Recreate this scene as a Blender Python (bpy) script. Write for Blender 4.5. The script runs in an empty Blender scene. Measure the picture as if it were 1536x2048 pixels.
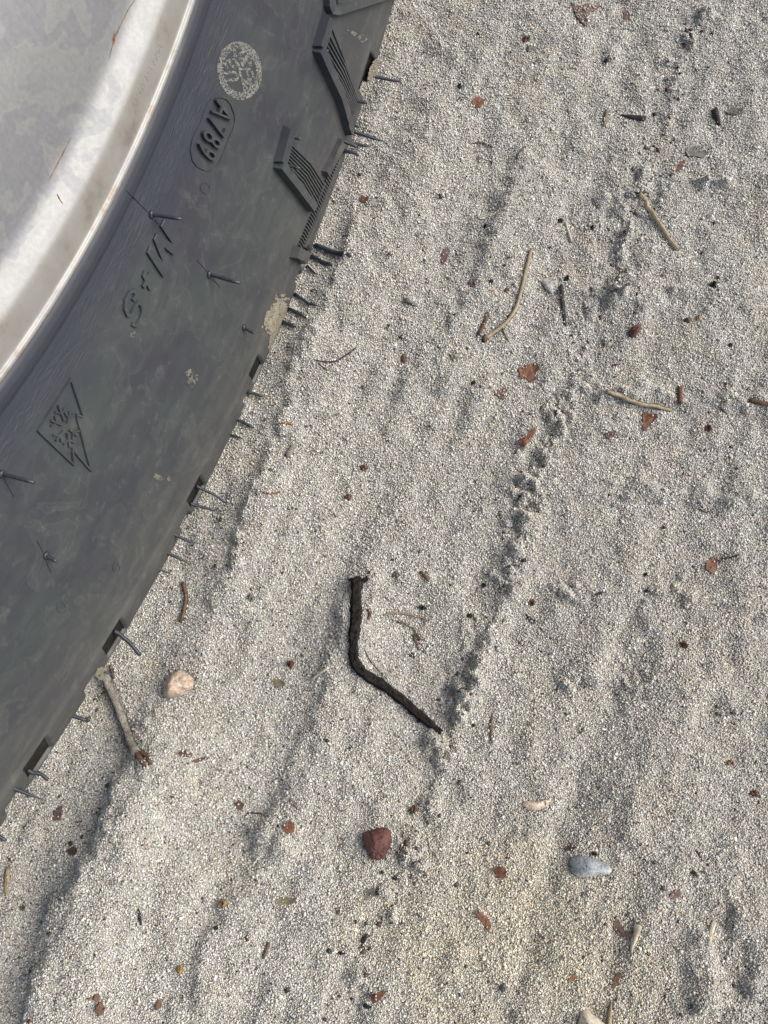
# Close view down onto pale quartz sand beside a parked car's wheel.  1 Blender unit = 1 cm.
import bpy, math, random
import numpy as np
from mathutils import Matrix, Vector

SC = bpy.context.scene
COL = SC.collection
SC.unit_settings.scale_length = 0.01
rng = np.random.default_rng(7)
random.seed(7)

# ------------------------------------------------------------------ camera
WR = 27.8                                   # height of the wheel's axle above the sand
CAM = np.array([8.0707, -7.4722, WR - 3.499])
ROT = np.array([[0.93060587, -0.35016815, 0.10655973],
                [0.36479872, 0.91110811, -0.19184343],
                [-0.02990998, 0.21740347, 0.97562345]])
FPX = 1605.15                               # focal length in photo pixels (photo 1536 x 2048)
cd = bpy.data.cameras.new('camera')
cam = bpy.data.objects.new('camera', cd)
COL.objects.link(cam)
M = Matrix([list(ROT[i]) + [CAM[i]] for i in range(3)] + [[0, 0, 0, 1]])
cam.matrix_world = M
cd.sensor_fit = 'HORIZONTAL'
cd.sensor_width = 36.0
cd.lens = 36.0 * FPX / 1536.0
cd.clip_start = 0.1
cd.clip_end = 20000
SC.camera = cam

# ------------------------------------------------------------------ light
SUN_DIR = np.array([0.80, 0.42, 0.0]); SUN_DIR /= np.linalg.norm(SUN_DIR)
SUN_EL = math.radians(42)
to_sun = Vector((SUN_DIR[0] * math.cos(SUN_EL), SUN_DIR[1] * math.cos(SUN_EL), math.sin(SUN_EL)))
w = bpy.data.worlds.new('World')
SC.world = w
w.use_nodes = True
nt = w.node_tree
bg = nt.nodes['Background']
sky = nt.nodes.new('ShaderNodeTexSky')
sky.sky_type = 'NISHITA'
sky.sun_disc = False
sky.sun_elevation = SUN_EL
sky.sun_rotation = math.atan2(to_sun.x, to_sun.y)
sky.air_density = 1.0
sky.dust_density = 3.0
nt.links.new(sky.outputs[0], bg.inputs[0])
bg.inputs[1].default_value = 0.13
sl = bpy.data.lights.new('sun', 'SUN')
sl.energy = 2.9
sl.angle = math.radians(48)
sl.color = (1.0, 0.955, 0.87)
so = bpy.data.objects.new('sun', sl)
COL.objects.link(so)
so.rotation_euler = to_sun.to_track_quat('Z', 'Y').to_euler()
SC.view_settings.view_transform = 'Standard'
SC.view_settings.look = 'None'
SC.view_settings.gamma = 1.0
SC.view_settings.exposure = 0.46
SC.cycles.max_bounces = 6

# ------------------------------------------------------------------ helpers
def ray(u, v):
    return ROT @ np.array([(u - 768) / FPX, -(v - 1024) / FPX, -1.0])

def npmesh(name, verts, faces, mat=None, smooth=False, parent=None, loc=None):
    """faces: (n,k) array, or list of lists"""
    me = bpy.data.meshes.new(name)
    verts = np.asarray(verts, np.float32)
    if isinstance(faces, np.ndarray):
        n, k = faces.shape
        me.vertices.add(len(verts)); me.vertices.foreach_set('co', verts.ravel())
        me.loops.add(n * k); me.loops.foreach_set('vertex_index', faces.astype(np.int32).ravel())
        me.polygons.add(n); me.polygons.foreach_set('loop_start', np.arange(0, n * k, k, dtype=np.int32))
        me.update(calc_edges=True)
    else:
        me.from_pydata(verts.tolist(), [], faces)
    if smooth:
        me.polygons.foreach_set('use_smooth', np.ones(len(me.polygons), bool))
    if mat: me.materials.append(mat)
    o = bpy.data.objects.new(name, me)
    COL.objects.link(o)
    if parent: o.parent = parent
    if loc is not None: o.location = loc
    return o

def tag(o, label=None, cat=None, group=None, kind=None):
    if label: o['label'] = label
    if cat: o['category'] = cat
    if group: o['group'] = group
    if kind: o['kind'] = kind
    return o

_LAT = {}
def vnoise(x, y, scale, seed):
    """smooth value noise in [-1,1]"""
    if seed not in _LAT:
        _LAT[seed] = np.random.default_rng(seed).uniform(-1, 1, (256, 256))
    L = _LAT[seed]
    X = np.asarray(x, float) / scale + 100.3; Y = np.asarray(y, float) / scale + 77.7
    i = np.floor(X).astype(int); j = np.floor(Y).astype(int)
    f = X - i; g = Y - j
    f = f * f * f * (f * (f * 6 - 15) + 10); g = g * g * g * (g * (g * 6 - 15) + 10)
    a = L[i % 256, j % 256]; b = L[(i + 1) % 256, j % 256]
    c = L[i % 256, (j + 1) % 256]; d = L[(i + 1) % 256, (j + 1) % 256]
    return (a * (1 - f) + b * f) * (1 - g) + (c * (1 - f) + d * f) * g

def sstep(a, b, x):
    t = np.clip((x - a) / (b - a), 0, 1)
    return t * t * (3 - 2 * t)

# ------------------------------------------------------------------ materials
def new_mat(name):
    m = bpy.data.materials.new(name); m.use_nodes = True
    t = m.node_tree
    return m, t, t.nodes['Principled BSDF']

def N(t, typ, **kw):
    n = t.nodes.new(typ)
    for k, v in kw.items():
        if k in n.inputs: n.inputs[k].default_value = v
        else: setattr(n, k, v)
    return n

def ramp(t, src, stops):
    r = t.nodes.new('ShaderNodeValToRGB')
    e = r.color_ramp.elements
    while len(e) < len(stops): e.new(0.5)
    for q, (p, c) in zip(e, stops):
        q.position = p; q.color = (*c, 1) if len(c) == 3 else c
    t.links.new(src, r.inputs[0])
    return r

def mix(t, fac, a, b, mode='MIX'):
    n = t.nodes.new('ShaderNodeMix'); n.data_type = 'RGBA'; n.blend_type = mode
    for s, v in ((n.inputs[0], fac), (n.inputs[6], a), (n.inputs[7], b)):
        if hasattr(v, 'is_output'): t.links.new(v, s)
        elif isinstance(v, (int, float)): s.default_value = v
        else: s.default_value = (*v, 1)
    return n.outputs[2]

def math_(t, op, a, b=None, c=None):
    n = t.nodes.new('ShaderNodeMath'); n.operation = op
    for s, v in zip(n.inputs, (a, b, c)):
        if v is None: continue
        if hasattr(v, 'is_output'): t.links.new(v, s)
        else: s.default_value = v
    return n.outputs[0]

def bump(t, b, h, strength, dist):
    n = N(t, 'ShaderNodeBump', Strength=strength, Distance=dist)
    t.links.new(h, n.inputs['Height'])
    t.links.new(n.outputs[0], b.inputs['Normal'])
    return n

_MC = {}
def natural(name, c1, c2, scale=6.0, rough=0.75, bs=0.5, bd=0.03, stretch=None, c3=None, spec=0.3):
    """two or three tone mottled matte material in object space"""
    if name in _MC: return _MC[name]
    m, t, b = new_mat(name)
    tc = N(t, 'ShaderNodeTexCoord')
    src = tc.outputs['Object']
    n1 = N(t, 'ShaderNodeTexNoise', Scale=scale, Detail=6.0, Roughness=0.65)
    t.links.new(src, n1.inputs['Vector'])
    st = [(0.32, c1), (0.68, c2)]
    if c3: st = [(0.28, c1), (0.5, c2), (0.74, c3)]
    r = ramp(t, n1.outputs[0], st)
    n2 = N(t, 'ShaderNodeTexNoise', Scale=scale * 5, Detail=4.0)
    t.links.new(src, n2.inputs['Vector'])
    sp = ramp(t, n2.outputs[0], [(0.3, (0.6, 0.6, 0.6)), (0.7, (1.25, 1.25, 1.25))])
    c = mix(t, 1.0, r.outputs[0], sp.outputs[0], 'MULTIPLY')
    t.links.new(c, b.inputs['Base Color'])
    b.inputs['Roughness'].default_value = rough
    b.inputs['Specular IOR Level'].default_value = spec
    bump(t, b, n2.outputs[0], bs, bd)
    _MC[name] = m
    return m

def rubber_material():
    m, t, b = new_mat('tyre_rubber')
    tc = N(t, 'ShaderNodeTexCoord'); src = tc.outputs['Object']
    sep = N(t, 'ShaderNodeSeparateXYZ'); t.links.new(src, sep.inputs[0])
    r = math_(t, 'SQRT', math_(t, 'ADD', math_(t, 'POWER', sep.outputs[1], 2.0), math_(t, 'POWER', sep.outputs[2], 2.0)))
    ang = math_(t, 'MULTIPLY', math_(t, 'ARCTAN2', sep.outputs[1], math_(t, 'MULTIPLY', sep.outputs[2], -1.0)), 24.0)
    cmb = N(t, 'ShaderNodeCombineXYZ')
    t.links.new(ang, cmb.inputs[0]); t.links.new(r, cmb.inputs[1])
    pol = cmb.outputs[0]
    # blotches of greenish and purplish grey
    n1 = N(t, 'ShaderNodeTexNoise', Scale=0.42, Detail=6.0, Roughness=0.6, Distortion=0.6); t.links.new(src, n1.inputs['Vector'])
    base = ramp(t, n1.outputs[0], [(0.36, (0.036, 0.038, 0.047)), (0.47, (0.039, 0.044, 0.049)), (0.62, (0.043, 0.050, 0.051))])
    # rain streaks along the surface
    mp = N(t, 'ShaderNodeMapping'); mp.inputs['Scale'].default_value = (0.9, 2.2, 3.0); t.links.new(pol, mp.inputs[0])
    # dust near the shoulder
    n3 = N(t, 'ShaderNodeTexNoise', Scale=0.9, Detail=8.0, Roughness=0.65); t.links.new(src, n3.inputs['Vector'])
    sh = math_(t, 'MULTIPLY', N_clamp(t, r, 24.3, 27.6), n3.outputs[0])
    c = mix(t, math_(t, 'MULTIPLY', sh, 0.6), base.outputs[0], (0.105, 0.097, 0.083))
    # fine scuffs
    n4 = N(t, 'ShaderNodeTexNoise', Scale=2.2, Detail=9.0, Roughness=0.72); t.links.new(src, n4.inputs['Vector'])
    sc = ramp(t, n4.outputs[0], [(0.56, (0, 0, 0)), (0.72, (1, 1, 1))])
    c = mix(t, math_(t, 'MULTIPLY', sc.outputs[0], 0.5), c, (0.11, 0.11, 0.107))
    # dried water marks: faint outlines and a few pale drips
    n7 = N(t, 'ShaderNodeTexNoise', Scale=0.75, Detail=3.0, Roughness=0.5, Distortion=0.8); t.links.new(src, n7.inputs['Vector'])
    wl = ramp(t, n7.outputs[0], [(0.535, (0, 0, 0)), (0.55, (1, 1, 1)), (0.555, (0.35,) * 3), (0.66, (0, 0, 0))])
    c = mix(t, math_(t, 'MULTIPLY', wl.outputs[0], 0.22), c, (0.13, 0.128, 0.12))
    sm = N(t, 'ShaderNodeMapping'); sm.inputs['Scale'].default_value = (0.7, 14.0, 1.0); sm.inputs['Rotation'].default_value = (0, 0, 0.5); t.links.new(pol, sm.inputs[0])
    n8 = N(t, 'ShaderNodeTexNoise', Scale=1.0, Detail=4.0, Roughness=0.6); t.links.new(sm.outputs[0], n8.inputs['Vector'])
    s8 = ramp(t, n8.outputs[0], [(0.66, (0, 0, 0)), (0.74, (1, 1, 1))])
    c = mix(t, math_(t, 'MULTIPLY', s8.outputs[0], 0.4), c, (0.12, 0.12, 0.115))
    n6 = N(t, 'ShaderNodeTexNoise', Scale=1.0, Detail=5.0, Roughness=0.6); t.links.new(mp.outputs[0], n6.inputs['Vector'])
    sk = ramp(t, n6.outputs[0], [(0.45, (0.82, 0.82, 0.86)), (0.62, (1.16, 1.16, 1.13))])
    c = mix(t, 0.55, c, sk.outputs[0], 'MULTIPLY')
    # blue-black tint of the wrinkled ring by the rim: sky reflection painted in
    nb = N(t, 'ShaderNodeTexNoise', Scale=0.7, Detail=4.0); t.links.new(src, nb.inputs['Vector'])
    rz = math_(t, 'ADD', r, math_(t, 'MULTIPLY', math_(t, 'SUBTRACT', nb.outputs[0], 0.5), 2.4))
    c = mix(t, math_(t, 'MULTIPLY', math_(t, 'SUBTRACT', 1.0, N_clamp(t, rz, 20.4, 22.0)), 0.85), c, (0.030, 0.034, 0.047))
    t.links.new(c, b.inputs['Base Color'])
    rr = ramp(t, n1.outputs[0], [(0.4, (0.44,) * 3), (0.6, (0.56,) * 3)])
    t.links.new(rr.outputs[0], b.inputs['Roughness'])
    b.inputs['Specular IOR Level'].default_value = 0.34
    # wrinkles of the rubber close to the rim, fine grain elsewhere
    wm = N(t, 'ShaderNodeMapping'); wm.inputs['Scale'].default_value = (2.0, 9.0, 1.0); wm.inputs['Rotation'].default_value = (0, 0, 0.10)
    t.links.new(pol, wm.inputs[0])
    wr = N(t, 'ShaderNodeTexNoise', Scale=1.0, Detail=3.0, Roughness=0.5, Distortion=1.2); t.links.new(wm.outputs[0], wr.inputs['Vector'])
    zone = math_(t, 'MULTIPLY', N_clamp(t, r, 19.9, 20.3), math_(t, 'SUBTRACT', 1.0, N_clamp(t, r, 20.6, 21.5)))
    g = N(t, 'ShaderNodeTexNoise', Scale=14.0, Detail=4.0); t.links.new(src, g.inputs['Vector'])
    g2 = N(t, 'ShaderNodeTexNoise', Scale=1.3, Detail=2.0); t.links.new(src, g2.inputs['Vector'])
    h = math_(t, 'ADD', math_(t, 'MULTIPLY', math_(t, 'MULTIPLY', wr.outputs[0], zone), 0.42),
              math_(t, 'ADD', math_(t, 'MULTIPLY', g.outputs[0], 0.035), math_(t, 'MULTIPLY', g2.outputs[0], 0.12)))
    bump(t, b, h, 0.8, 0.08)
    return m

def N_clamp(t, v, lo, hi):
    n = t.nodes.new('ShaderNodeMapRange'); n.clamp = True
    n.interpolation_type = 'SMOOTHSTEP'
    n.inputs[1].default_value = lo; n.inputs[2].default_value = hi
    t.links.new(v, n.inputs[0])
    return n.outputs[0]

def rim_material():
    m, t, b = new_mat('weathered_rim_metal')
    tc = N(t, 'ShaderNodeTexCoord'); src = tc.outputs['Object']
    sep = N(t, 'ShaderNodeSeparateXYZ'); t.links.new(src, sep.inputs[0])
    r = math_(t, 'SQRT', math_(t, 'ADD', math_(t, 'POWER', sep.outputs[1], 2.0), math_(t, 'POWER', sep.outputs[2], 2.0)))
    # water stains with soft rims: levels of a smooth noise
    n1 = N(t, 'ShaderNodeTexNoise', Scale=0.6, Detail=4.0, Roughness=0.5, Distortion=0.35); t.links.new(src, n1.inputs['Vector'])
    st = ramp(t, n1.outputs[0], [(0.33, (0.208, 0.213, 0.228)), (0.40, (0.235, 0.241, 0.248)), (0.485, (0.235, 0.24, 0.244)), (0.50, (0.25, 0.254, 0.252)),
                                  (0.515, (0.210, 0.215, 0.231)), (0.60, (0.208, 0.213, 0.228)), (0.615, (0.25, 0.254, 0.251)), (0.63, (0.235, 0.24, 0.244))])
    n2 = N(t, 'ShaderNodeTexNoise', Scale=9.0, Detail=8.0, Roughness=0.7); t.links.new(src, n2.inputs['Vector'])
    sp = ramp(t, n2.outputs[0], [(0.30, (0.84, 0.84, 0.84)), (0.6, (1.05, 1.05, 1.05))])
    c = mix(t, 1.0, st.outputs[0], sp.outputs[0], 'MULTIPLY')
    # tan oxide on the flat flange band
    band = math_(t, 'MULTIPLY', N_clamp(t, r, 18.4, 18.65), math_(t, 'SUBTRACT', 1.0, N_clamp(t, r, 19.2, 19.28)))
    n3 = N(t, 'ShaderNodeTexNoise', Scale=1.1, Detail=6.0, Roughness=0.6); t.links.new(src, n3.inputs['Vector'])
    ox = ramp(t, n3.outputs[0], [(0.40, (0.30, 0.292, 0.275)), (0.54, (0.27, 0.258, 0.232)), (0.68, (0.19, 0.162, 0.138))])
    c = mix(t, math_(t, 'MULTIPLY', band, 0.85), c, ox.outputs[0])
    # rust freckles on the lip
    lip = N_clamp(t, r, 19.2, 19.28)
    n4 = N(t, 'ShaderNodeTexNoise', Scale=1.7, Detail=7.0, Roughness=0.7); t.links.new(src, n4.inputs['Vector'])
    ru = ramp(t, n4.outputs[0], [(0.52, (0, 0, 0)), (0.68, (1, 1, 1))])
    c = mix(t, math_(t, 'MULTIPLY', lip, 0.35), c, (0.42, 0.41, 0.38))
    c = mix(t, math_(t, 'MULTIPLY', math_(t, 'MULTIPLY', lip, ru.outputs[0]), 0.8), c, (0.20, 0.135, 0.08))
    # small dark pits
    v = N(t, 'ShaderNodeTexNoise', Scale=16.0, Detail=3.0); t.links.new(src, v.inputs['Vector'])
    pt = ramp(t, v.outputs[0], [(0.68, (0, 0, 0)), (0.74, (1, 1, 1))])
    c = mix(t, math_(t, 'MULTIPLY', pt.outputs[0], 0.35), c, (0.18, 0.16, 0.14))
    t.links.new(c, b.inputs['Base Color'])
    b.inputs['Metallic'].default_value = 0.35
    rr = ramp(t, n1.outputs[0], [(0.4, (0.50,) * 3), (0.6, (0.56,) * 3)])
    t.links.new(rr.outputs[0], b.inputs['Roughness'])
    bump(t, b, n2.outputs[0], 0.12, 0.02)
    return m

MAT_RUBBER = rubber_material()
MAT_RIM = rim_material()
MAT_HAIR = natural('hair_rubber', (0.018, 0.023, 0.030), (0.034, 0.040, 0.048), 3.0, 0.42, 0.2, 0.01, spec=0.5)
MAT_MUD = natural('dried_mud', (0.155, 0.14, 0.105), (0.27, 0.245, 0.19), 5.0, 0.9, 0.7, 0.03)
MAT_DUST = natural('pale_dust', (0.10, 0.098, 0.085), (0.17, 0.165, 0.14), 5.0, 0.9, 0.3, 0.01)
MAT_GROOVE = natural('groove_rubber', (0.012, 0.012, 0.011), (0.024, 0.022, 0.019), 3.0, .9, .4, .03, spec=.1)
MAT_INK = natural('stamp_ink', (0.12, 0.12, 0.112), (0.27, 0.265, 0.245), 7.0, 0.8, 0.4, 0.01)
MAT_RUST = natural('rust', (0.10, 0.055, 0.03), (0.28, 0.17, 0.08), 5.0, 0.9, 0.4, 0.01)

# ------------------------------------------------------------------ the wheel
# outer sidewall profile: radius -> offset along the axle (x), rim bead to shoulder
PR = np.array([19.30, 19.44, 19.52, 19.68, 19.86, 20.02, 20.30, 21.3, 22.5, 24.0, 25.5, 26.6, 26.84, 26.93, 27.02, 27.12, 27.30, 27.75, 28.00])
PX = np.array([-2.40, -2.08, -1.97, -1.90, -1.90, -1.95, -1.90, -1.60, -1.26, -0.86, -0.50, -0.26, -0.20, -0.185, -0.15, -0.10, -0.06, -0.05, -0.10])

def prof(r):
    return np.interp(r, PR, PX)

def tyre_hit(u, v, lift=0.0):
    """point where the sight line through a photo pixel meets the outer sidewall (wheel-centre coordinates), and the normal there"""
    d = ray(u, v); C = CAM - np.array([0, 0, WR])
    t = (-1.0 - C[0]) / d[0]
    for _ in range(40):
        P = C + t * d
        r = math.hypot(P[1], P[2])
        x = prof(min(r, 28.0)) + lift
        t += 0.6 * (x - P[0]) / d[0]
    P = C + t * d
    r = math.hypot(P[1], P[2])
    s = (prof(min(r + .05, 28)) - prof(min(r, 28) - .05)) / 0.1
    n = np.array([1.0, -s * P[1] / r, -s * P[2] / r]); n /= np.linalg.norm(n)
    return P, n

def proj_wheel(P):
    q = (P + np.array([0, 0, WR]) - CAM) @ ROT
    return 768 + FPX * q[..., 0] / -q[..., 2], 1024 - FPX * q[..., 1] / -q[..., 2]

def edge_theta(y):
    """angle on the shoulder circle that shows at photo row y"""
    th = np.linspace(-1.0, 0.8, 6000)
    P = np.stack([0 * th, 28 * np.sin(th), -28 * np.cos(th)], 1)
    _, v = proj_wheel(P)
    return th[np.abs(v - y).argmin()]

wheel = bpy.data.objects.new('car_wheel', None)
COL.objects.link(wheel)
tag(wheel, 'black rubber tyre on a stained silver rim standing on the sand', 'wheel')

def build_tyre():
    th_f = np.arange(-0.80, 0.72, 0.0014)
    th_c = np.linspace(0.72, 2 * math.pi - 0.80, 240)[:-1]
    th = np.concatenate([th_f, th_c])
    # profile: outer sidewall dense, shoulder, tread with four ribs, inner sidewall
    rs = np.concatenate([np.linspace(19.30, 20.3, 26), np.linspace(20.3, 26.8, 60)[1:], np.linspace(26.8, 28.0, 41)[1:]])
    xs = prof(rs)
    tr = [(28.05, -0.2), (28.10, -0.35), (28.14, -0.7), (28.20, -2.0), (28.22, -3.4), (27.6, -3.5), (27.6, -4.1), (28.24, -4.2), (28.26, -7.2), (27.6, -7.3),
          (27.6, -8.1), (28.26, -8.2), (28.26, -11.4), (27.6, -11.5), (27.6, -12.3), (28.24, -12.4), (28.22, -16.4), (28.14, -18.6), (28.0, -19.4),
          (27.2, -19.4), (24.0, -18.6), (20.3, -17.6), (19.4, -17.4)]
    rs = np.concatenate([rs, [a for a, b in tr]]); xs = np.concatenate([xs, [b for a, b in tr]])
    T, R = np.meshgrid(th, rs, indexing='ij'); X = np.broadcast_to(xs, T.shape).copy(); R = R.copy()
    outer = (X > -3.3) & (R > 27.0)
    # tread grooves that open at the shoulder: recesses in its bevel, some cut through to the edge
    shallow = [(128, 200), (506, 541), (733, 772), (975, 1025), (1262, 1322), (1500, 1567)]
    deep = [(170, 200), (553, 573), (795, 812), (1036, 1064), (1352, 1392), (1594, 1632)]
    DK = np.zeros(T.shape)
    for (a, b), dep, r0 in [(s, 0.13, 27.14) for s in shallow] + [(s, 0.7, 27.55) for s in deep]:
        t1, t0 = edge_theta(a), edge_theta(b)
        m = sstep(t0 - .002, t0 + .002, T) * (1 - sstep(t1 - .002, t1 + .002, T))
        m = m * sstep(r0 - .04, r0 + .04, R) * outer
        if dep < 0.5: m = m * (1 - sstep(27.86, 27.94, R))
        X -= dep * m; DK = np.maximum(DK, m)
        if dep > 0.6: R -= 0.25 * m
    # grooves round the rest of the circumference
    for tt in np.arange(0.9, 2 * math.pi - 0.95, 0.105):
        m = (np.abs(T - tt) < 0.016) * sstep(27.5, 27.6, R) * outer
        X -= 0.3 * m
        V = np.stack([X, R * np.sin(T), -R * np.cos(T)], -1).reshape(-1, 3)
    n, k = T.shape
    i = np.arange(n)[:, None]; j = np.arange(k - 1)[None]
    a = i * k + j; bq = ((i + 1) % n) * k + j
    F = np.stack([a, a + 1, bq + 1, bq], -1).reshape(-1, 4)
    o = npmesh('tyre', V, F, MAT_RUBBER, True, wheel, (0, 0, WR))
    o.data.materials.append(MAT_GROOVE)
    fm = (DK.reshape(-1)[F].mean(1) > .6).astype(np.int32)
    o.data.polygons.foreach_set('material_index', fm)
    return o

tyre = build_tyre()

def lathe(name, prof_pts, mat, parent, seg=720, sub=6):
    P = np.array(prof_pts, float)
    # round the profile a little by Catmull-Rom sampling
    out = []
    for i in range(len(P) - 1):
        p0, p1, p2, p3 = P[max(i - 1, 0)], P[i], P[i + 1], P[min(i + 2, len(P) - 1)]
        for s in np.linspace(0, 1, sub, endpoint=False):
            out.append(0.5 * ((2 * p1) + (p2 - p0) * s + (2 * p0 - 5 * p1 + 4 * p2 - p3) * s * s + (3 * p1 - p0 - 3 * p2 + p3) * s ** 3))
    out.append(P[-1]); P = np.array(out)
    th = np.linspace(0, 2 * math.pi, seg, endpoint=False)
    T, R = np.meshgrid(th, P[:, 0], indexing='ij'); X = np.broadcast_to(P[:, 1], T.shape)
    V = np.stack([X, R * np.sin(T), -R * np.cos(T)], -1).reshape(-1, 3)
    n, k = T.shape
    i = np.arange(n)[:, None]; j = np.arange(k - 1)[None]
    a = i * k + j; b = ((i + 1) % n) * k + j
    F = np.stack([a, b, b + 1, a + 1], -1).reshape(-1, 4)
    return npmesh(name, V, F, mat, True, parent, (0, 0, WR))

RIM_P = [(19.2, -3.2), (19.46, -2.5), (19.46, -2.12), (19.43, -2.00), (19.37, -1.96), (19.30, -1.98), (19.24, -2.05), (19.0, -2.07), (18.8, -2.09), (18.62, -2.12),
         (18.52, -2.16), (18.42, -2.24), (18.30, -2.36), (18.16, -2.49), (18.02, -2.57), (17.85, -2.61), (17.5, -2.65), (17.0, -2.72), (16.3, -2.86),
         (15.4, -3.16), (14.2, -3.7), (12.4, -4.15), (10.0, -4.0), (8.0, -3.3), (6.0, -2.7), (3.2, -2.5), (3.0, -1.9), (0.6, -1.7), (0.02, -1.7)]
rim = lathe('rim', RIM_P, MAT_RIM, wheel)

# things moulded on or stuck to the sidewall are children of the tyre -------------------------------
def sub(name, V, F, mat, smooth=False):
    return npmesh(name, V, F, mat, smooth, tyre)

def ridge_geom(px, wid, hgt, top=0.55, V=None, F=None, sink=0.03, wend=None):
    """raised rib following photo points on the sidewall"""
    V = [] if V is None else V; F = [] if F is None else F
    H = [tyre_hit(*p) for p in px]
    P = [h[0] for h in H]; Nn = [h[1] for h in H]
    base = len(V)
    m = len(P)
    for i in range(m):
        t = P[min(i + 1, m - 1)] - P[max(i - 1, 0)]; t /= np.linalg.norm(t) + 1e-9
        b = np.cross(Nn[i], t); b /= np.linalg.norm(b) + 1e-9
        wd = wid if wend is None else wid + (wend - wid) * i / max(m - 1, 1)
        e = t * (0.2 * wd) * (-1 if i == 0 else 1 if i == m - 1 else 0)
        V += [P[i] - b * wd / 2 - Nn[i] * sink + e, P[i] - b * wd / 2 * top + Nn[i] * hgt, P[i] + b * wd / 2 * top + Nn[i] * hgt, P[i] + b * wd / 2 - Nn[i] * sink + e]
    for i in range(m - 1):
        o = base + 4 * i
        for q in range(3):
            F.append([o + q, o + q + 1, o + q + 5, o + q + 4])
    F.append([base + 3, base + 2, base + 1, base]); o = base + 4 * (m - 1); F.append([o, o + 1, o + 2, o + 3])
    return V, F

def densify(px, step=6.0):
    out = [px[0]]
    for a, b in zip(px[:-1], px[1:]):
        n = max(1, int(math.hypot(b[0] - a[0], b[1] - a[1]) / step))
        for k in range(1, n + 1):
            out.append((a[0] + (b[0] - a[0]) * k / n, a[1] + (b[1] - a[1]) * k / n))
    return out

def ridges(name, lines, mat=None):
    V, F = [], []
    for px, wd, hg in lines: ridge_geom(densify(px), wd, hg, V=V, F=F)
    return sub(name, V, F, mat or MAT_RUBBER)

def patch_geom(poly, lift, V, F, sink=0.02):
    """low plateau over a convex photo polygon"""
    H = [tyre_hit(*p) for p in poly]
    c = tyre_hit(*np.mean(poly, 0))
    b = len(V); m = len(H)
    for P, n in H: V.append(P - n * sink)
    cen = c[0]
    for P, n in H:
        d = cen - P; d /= np.linalg.norm(d)
        V.append(P + n * lift + d * min(lift * 0.8, 0.05))
    for i in range(m):
        j = (i + 1) % m
        F.append([b + i, b + j, b + m + j, b + m + i])
    F.append([b + m + i for i in range(m)])

# --- hatched moulded blocks near the shoulder
def z3(pts, ox, oy, s):
    return [(ox + x / s, oy + y / s) for x, y in pts]

def hatch_block_upper():
    V, F = [], []
    ridge_geom(densify(z3([(440, 120), (380, 318)], 520, 0, 3.4)), 0.40, 0.26, 0.75, V=V, F=F)
    ridge_geom(densify(z3([(376, 322), (440, 470), (520, 640), (592, 890)], 520, 0, 3.4)), 0.36, 0.26, 0.75, V=V, F=F, wend=0.30)
    ridge_geom(densify(z3([(470, 150), (560, 380), (640, 600), (665, 690)], 520, 0, 3.4)), 0.09, 0.05, V=V, F=F)
    for k in range(9):
        f = k / 8
        a = (452 - 20 * min(f * 2, 1) + 60 * max(0, f - .45), 215 + 330 * f)
        b = (655 - 45 * f, 672 + 110 * f)
        mid = ((a[0] + b[0]) / 2 + 12, (a[1] + b[1]) / 2 - 8)
        ridge_geom(densify(z3([a, mid, b], 520, 0, 3.4), 12), 0.085, 0.075, 0.5, V, F)
    ridge_geom(densify(z3([(655, 700), (612, 800)], 520, 0, 3.4)), 0.12, 0.09, V=V, F=F)
    return sub('hatched_block', V, F, MAT_RUBBER)

def hatch_block_lower():
    V, F = [], []
    z = lambda p: z3(p, 520, 240, 3.968)
    ridge_geom(densify(z([(205, 80), (135, 330)])), 0.40, 0.26, 0.75, V=V, F=F)
    ridge_geom(densify(z([(126, 340), (250, 500), (390, 690)])), 0.36, 0.26, 0.75, V=V, F=F, wend=0.30)
    for k in range(8):
        f = k / 7
        a = (228 - 48 * f, 185 + 165 * f)
        b = (505 - 72 * f, 520 + 180 * f)
        mid = ((a[0] + b[0]) / 2 + 22, (a[1] + b[1]) / 2 - 14)
        ridge_geom(densify(z([a, mid, b]), 12), 0.085, 0.075, 0.5, V, F)
    ridge_geom(densify(z([(632, 180), (500, 420)])), 0.30, 0.2, 0.75, V=V, F=F)
    # comb of short ticks along the shoulder line
    for k in range(34):
        f = k / 33
        cx, cy = 652 - 330 * f, 205 + 800 * f
        ridge_geom([*z([(cx - 20, cy - 24), (cx + 6, cy + 20)])], 0.075, 0.07, 0.5, V, F)
    ridge_geom(densify(z([(676, 215), (520, 585), (350, 1010)])), 0.10, 0.07, V=V, F=F)
    ridge_geom(densify(z([(255, 1040), (335, 1085)])), 0.45, 0.26, 0.75, V=V, F=F)
    return sub('hatched_block', V, F, MAT_RUBBER)

def block_top():
    V, F = [], []
    ridge_geom(densify([(652, -60), (651, 6), (656, 18), (668, 20), (745, -4), (800, -22)]), 0.26, 0.2, 0.75, V=V, F=F)
    patch_geom([(668, -40), (672, 8), (700, 6), (745, -12), (775, -60)], 0.05, V, F)
    return sub('hatched_block', V, F, MAT_RUBBER)

hatch_block_upper(); hatch_block_lower(); block_top()

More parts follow.
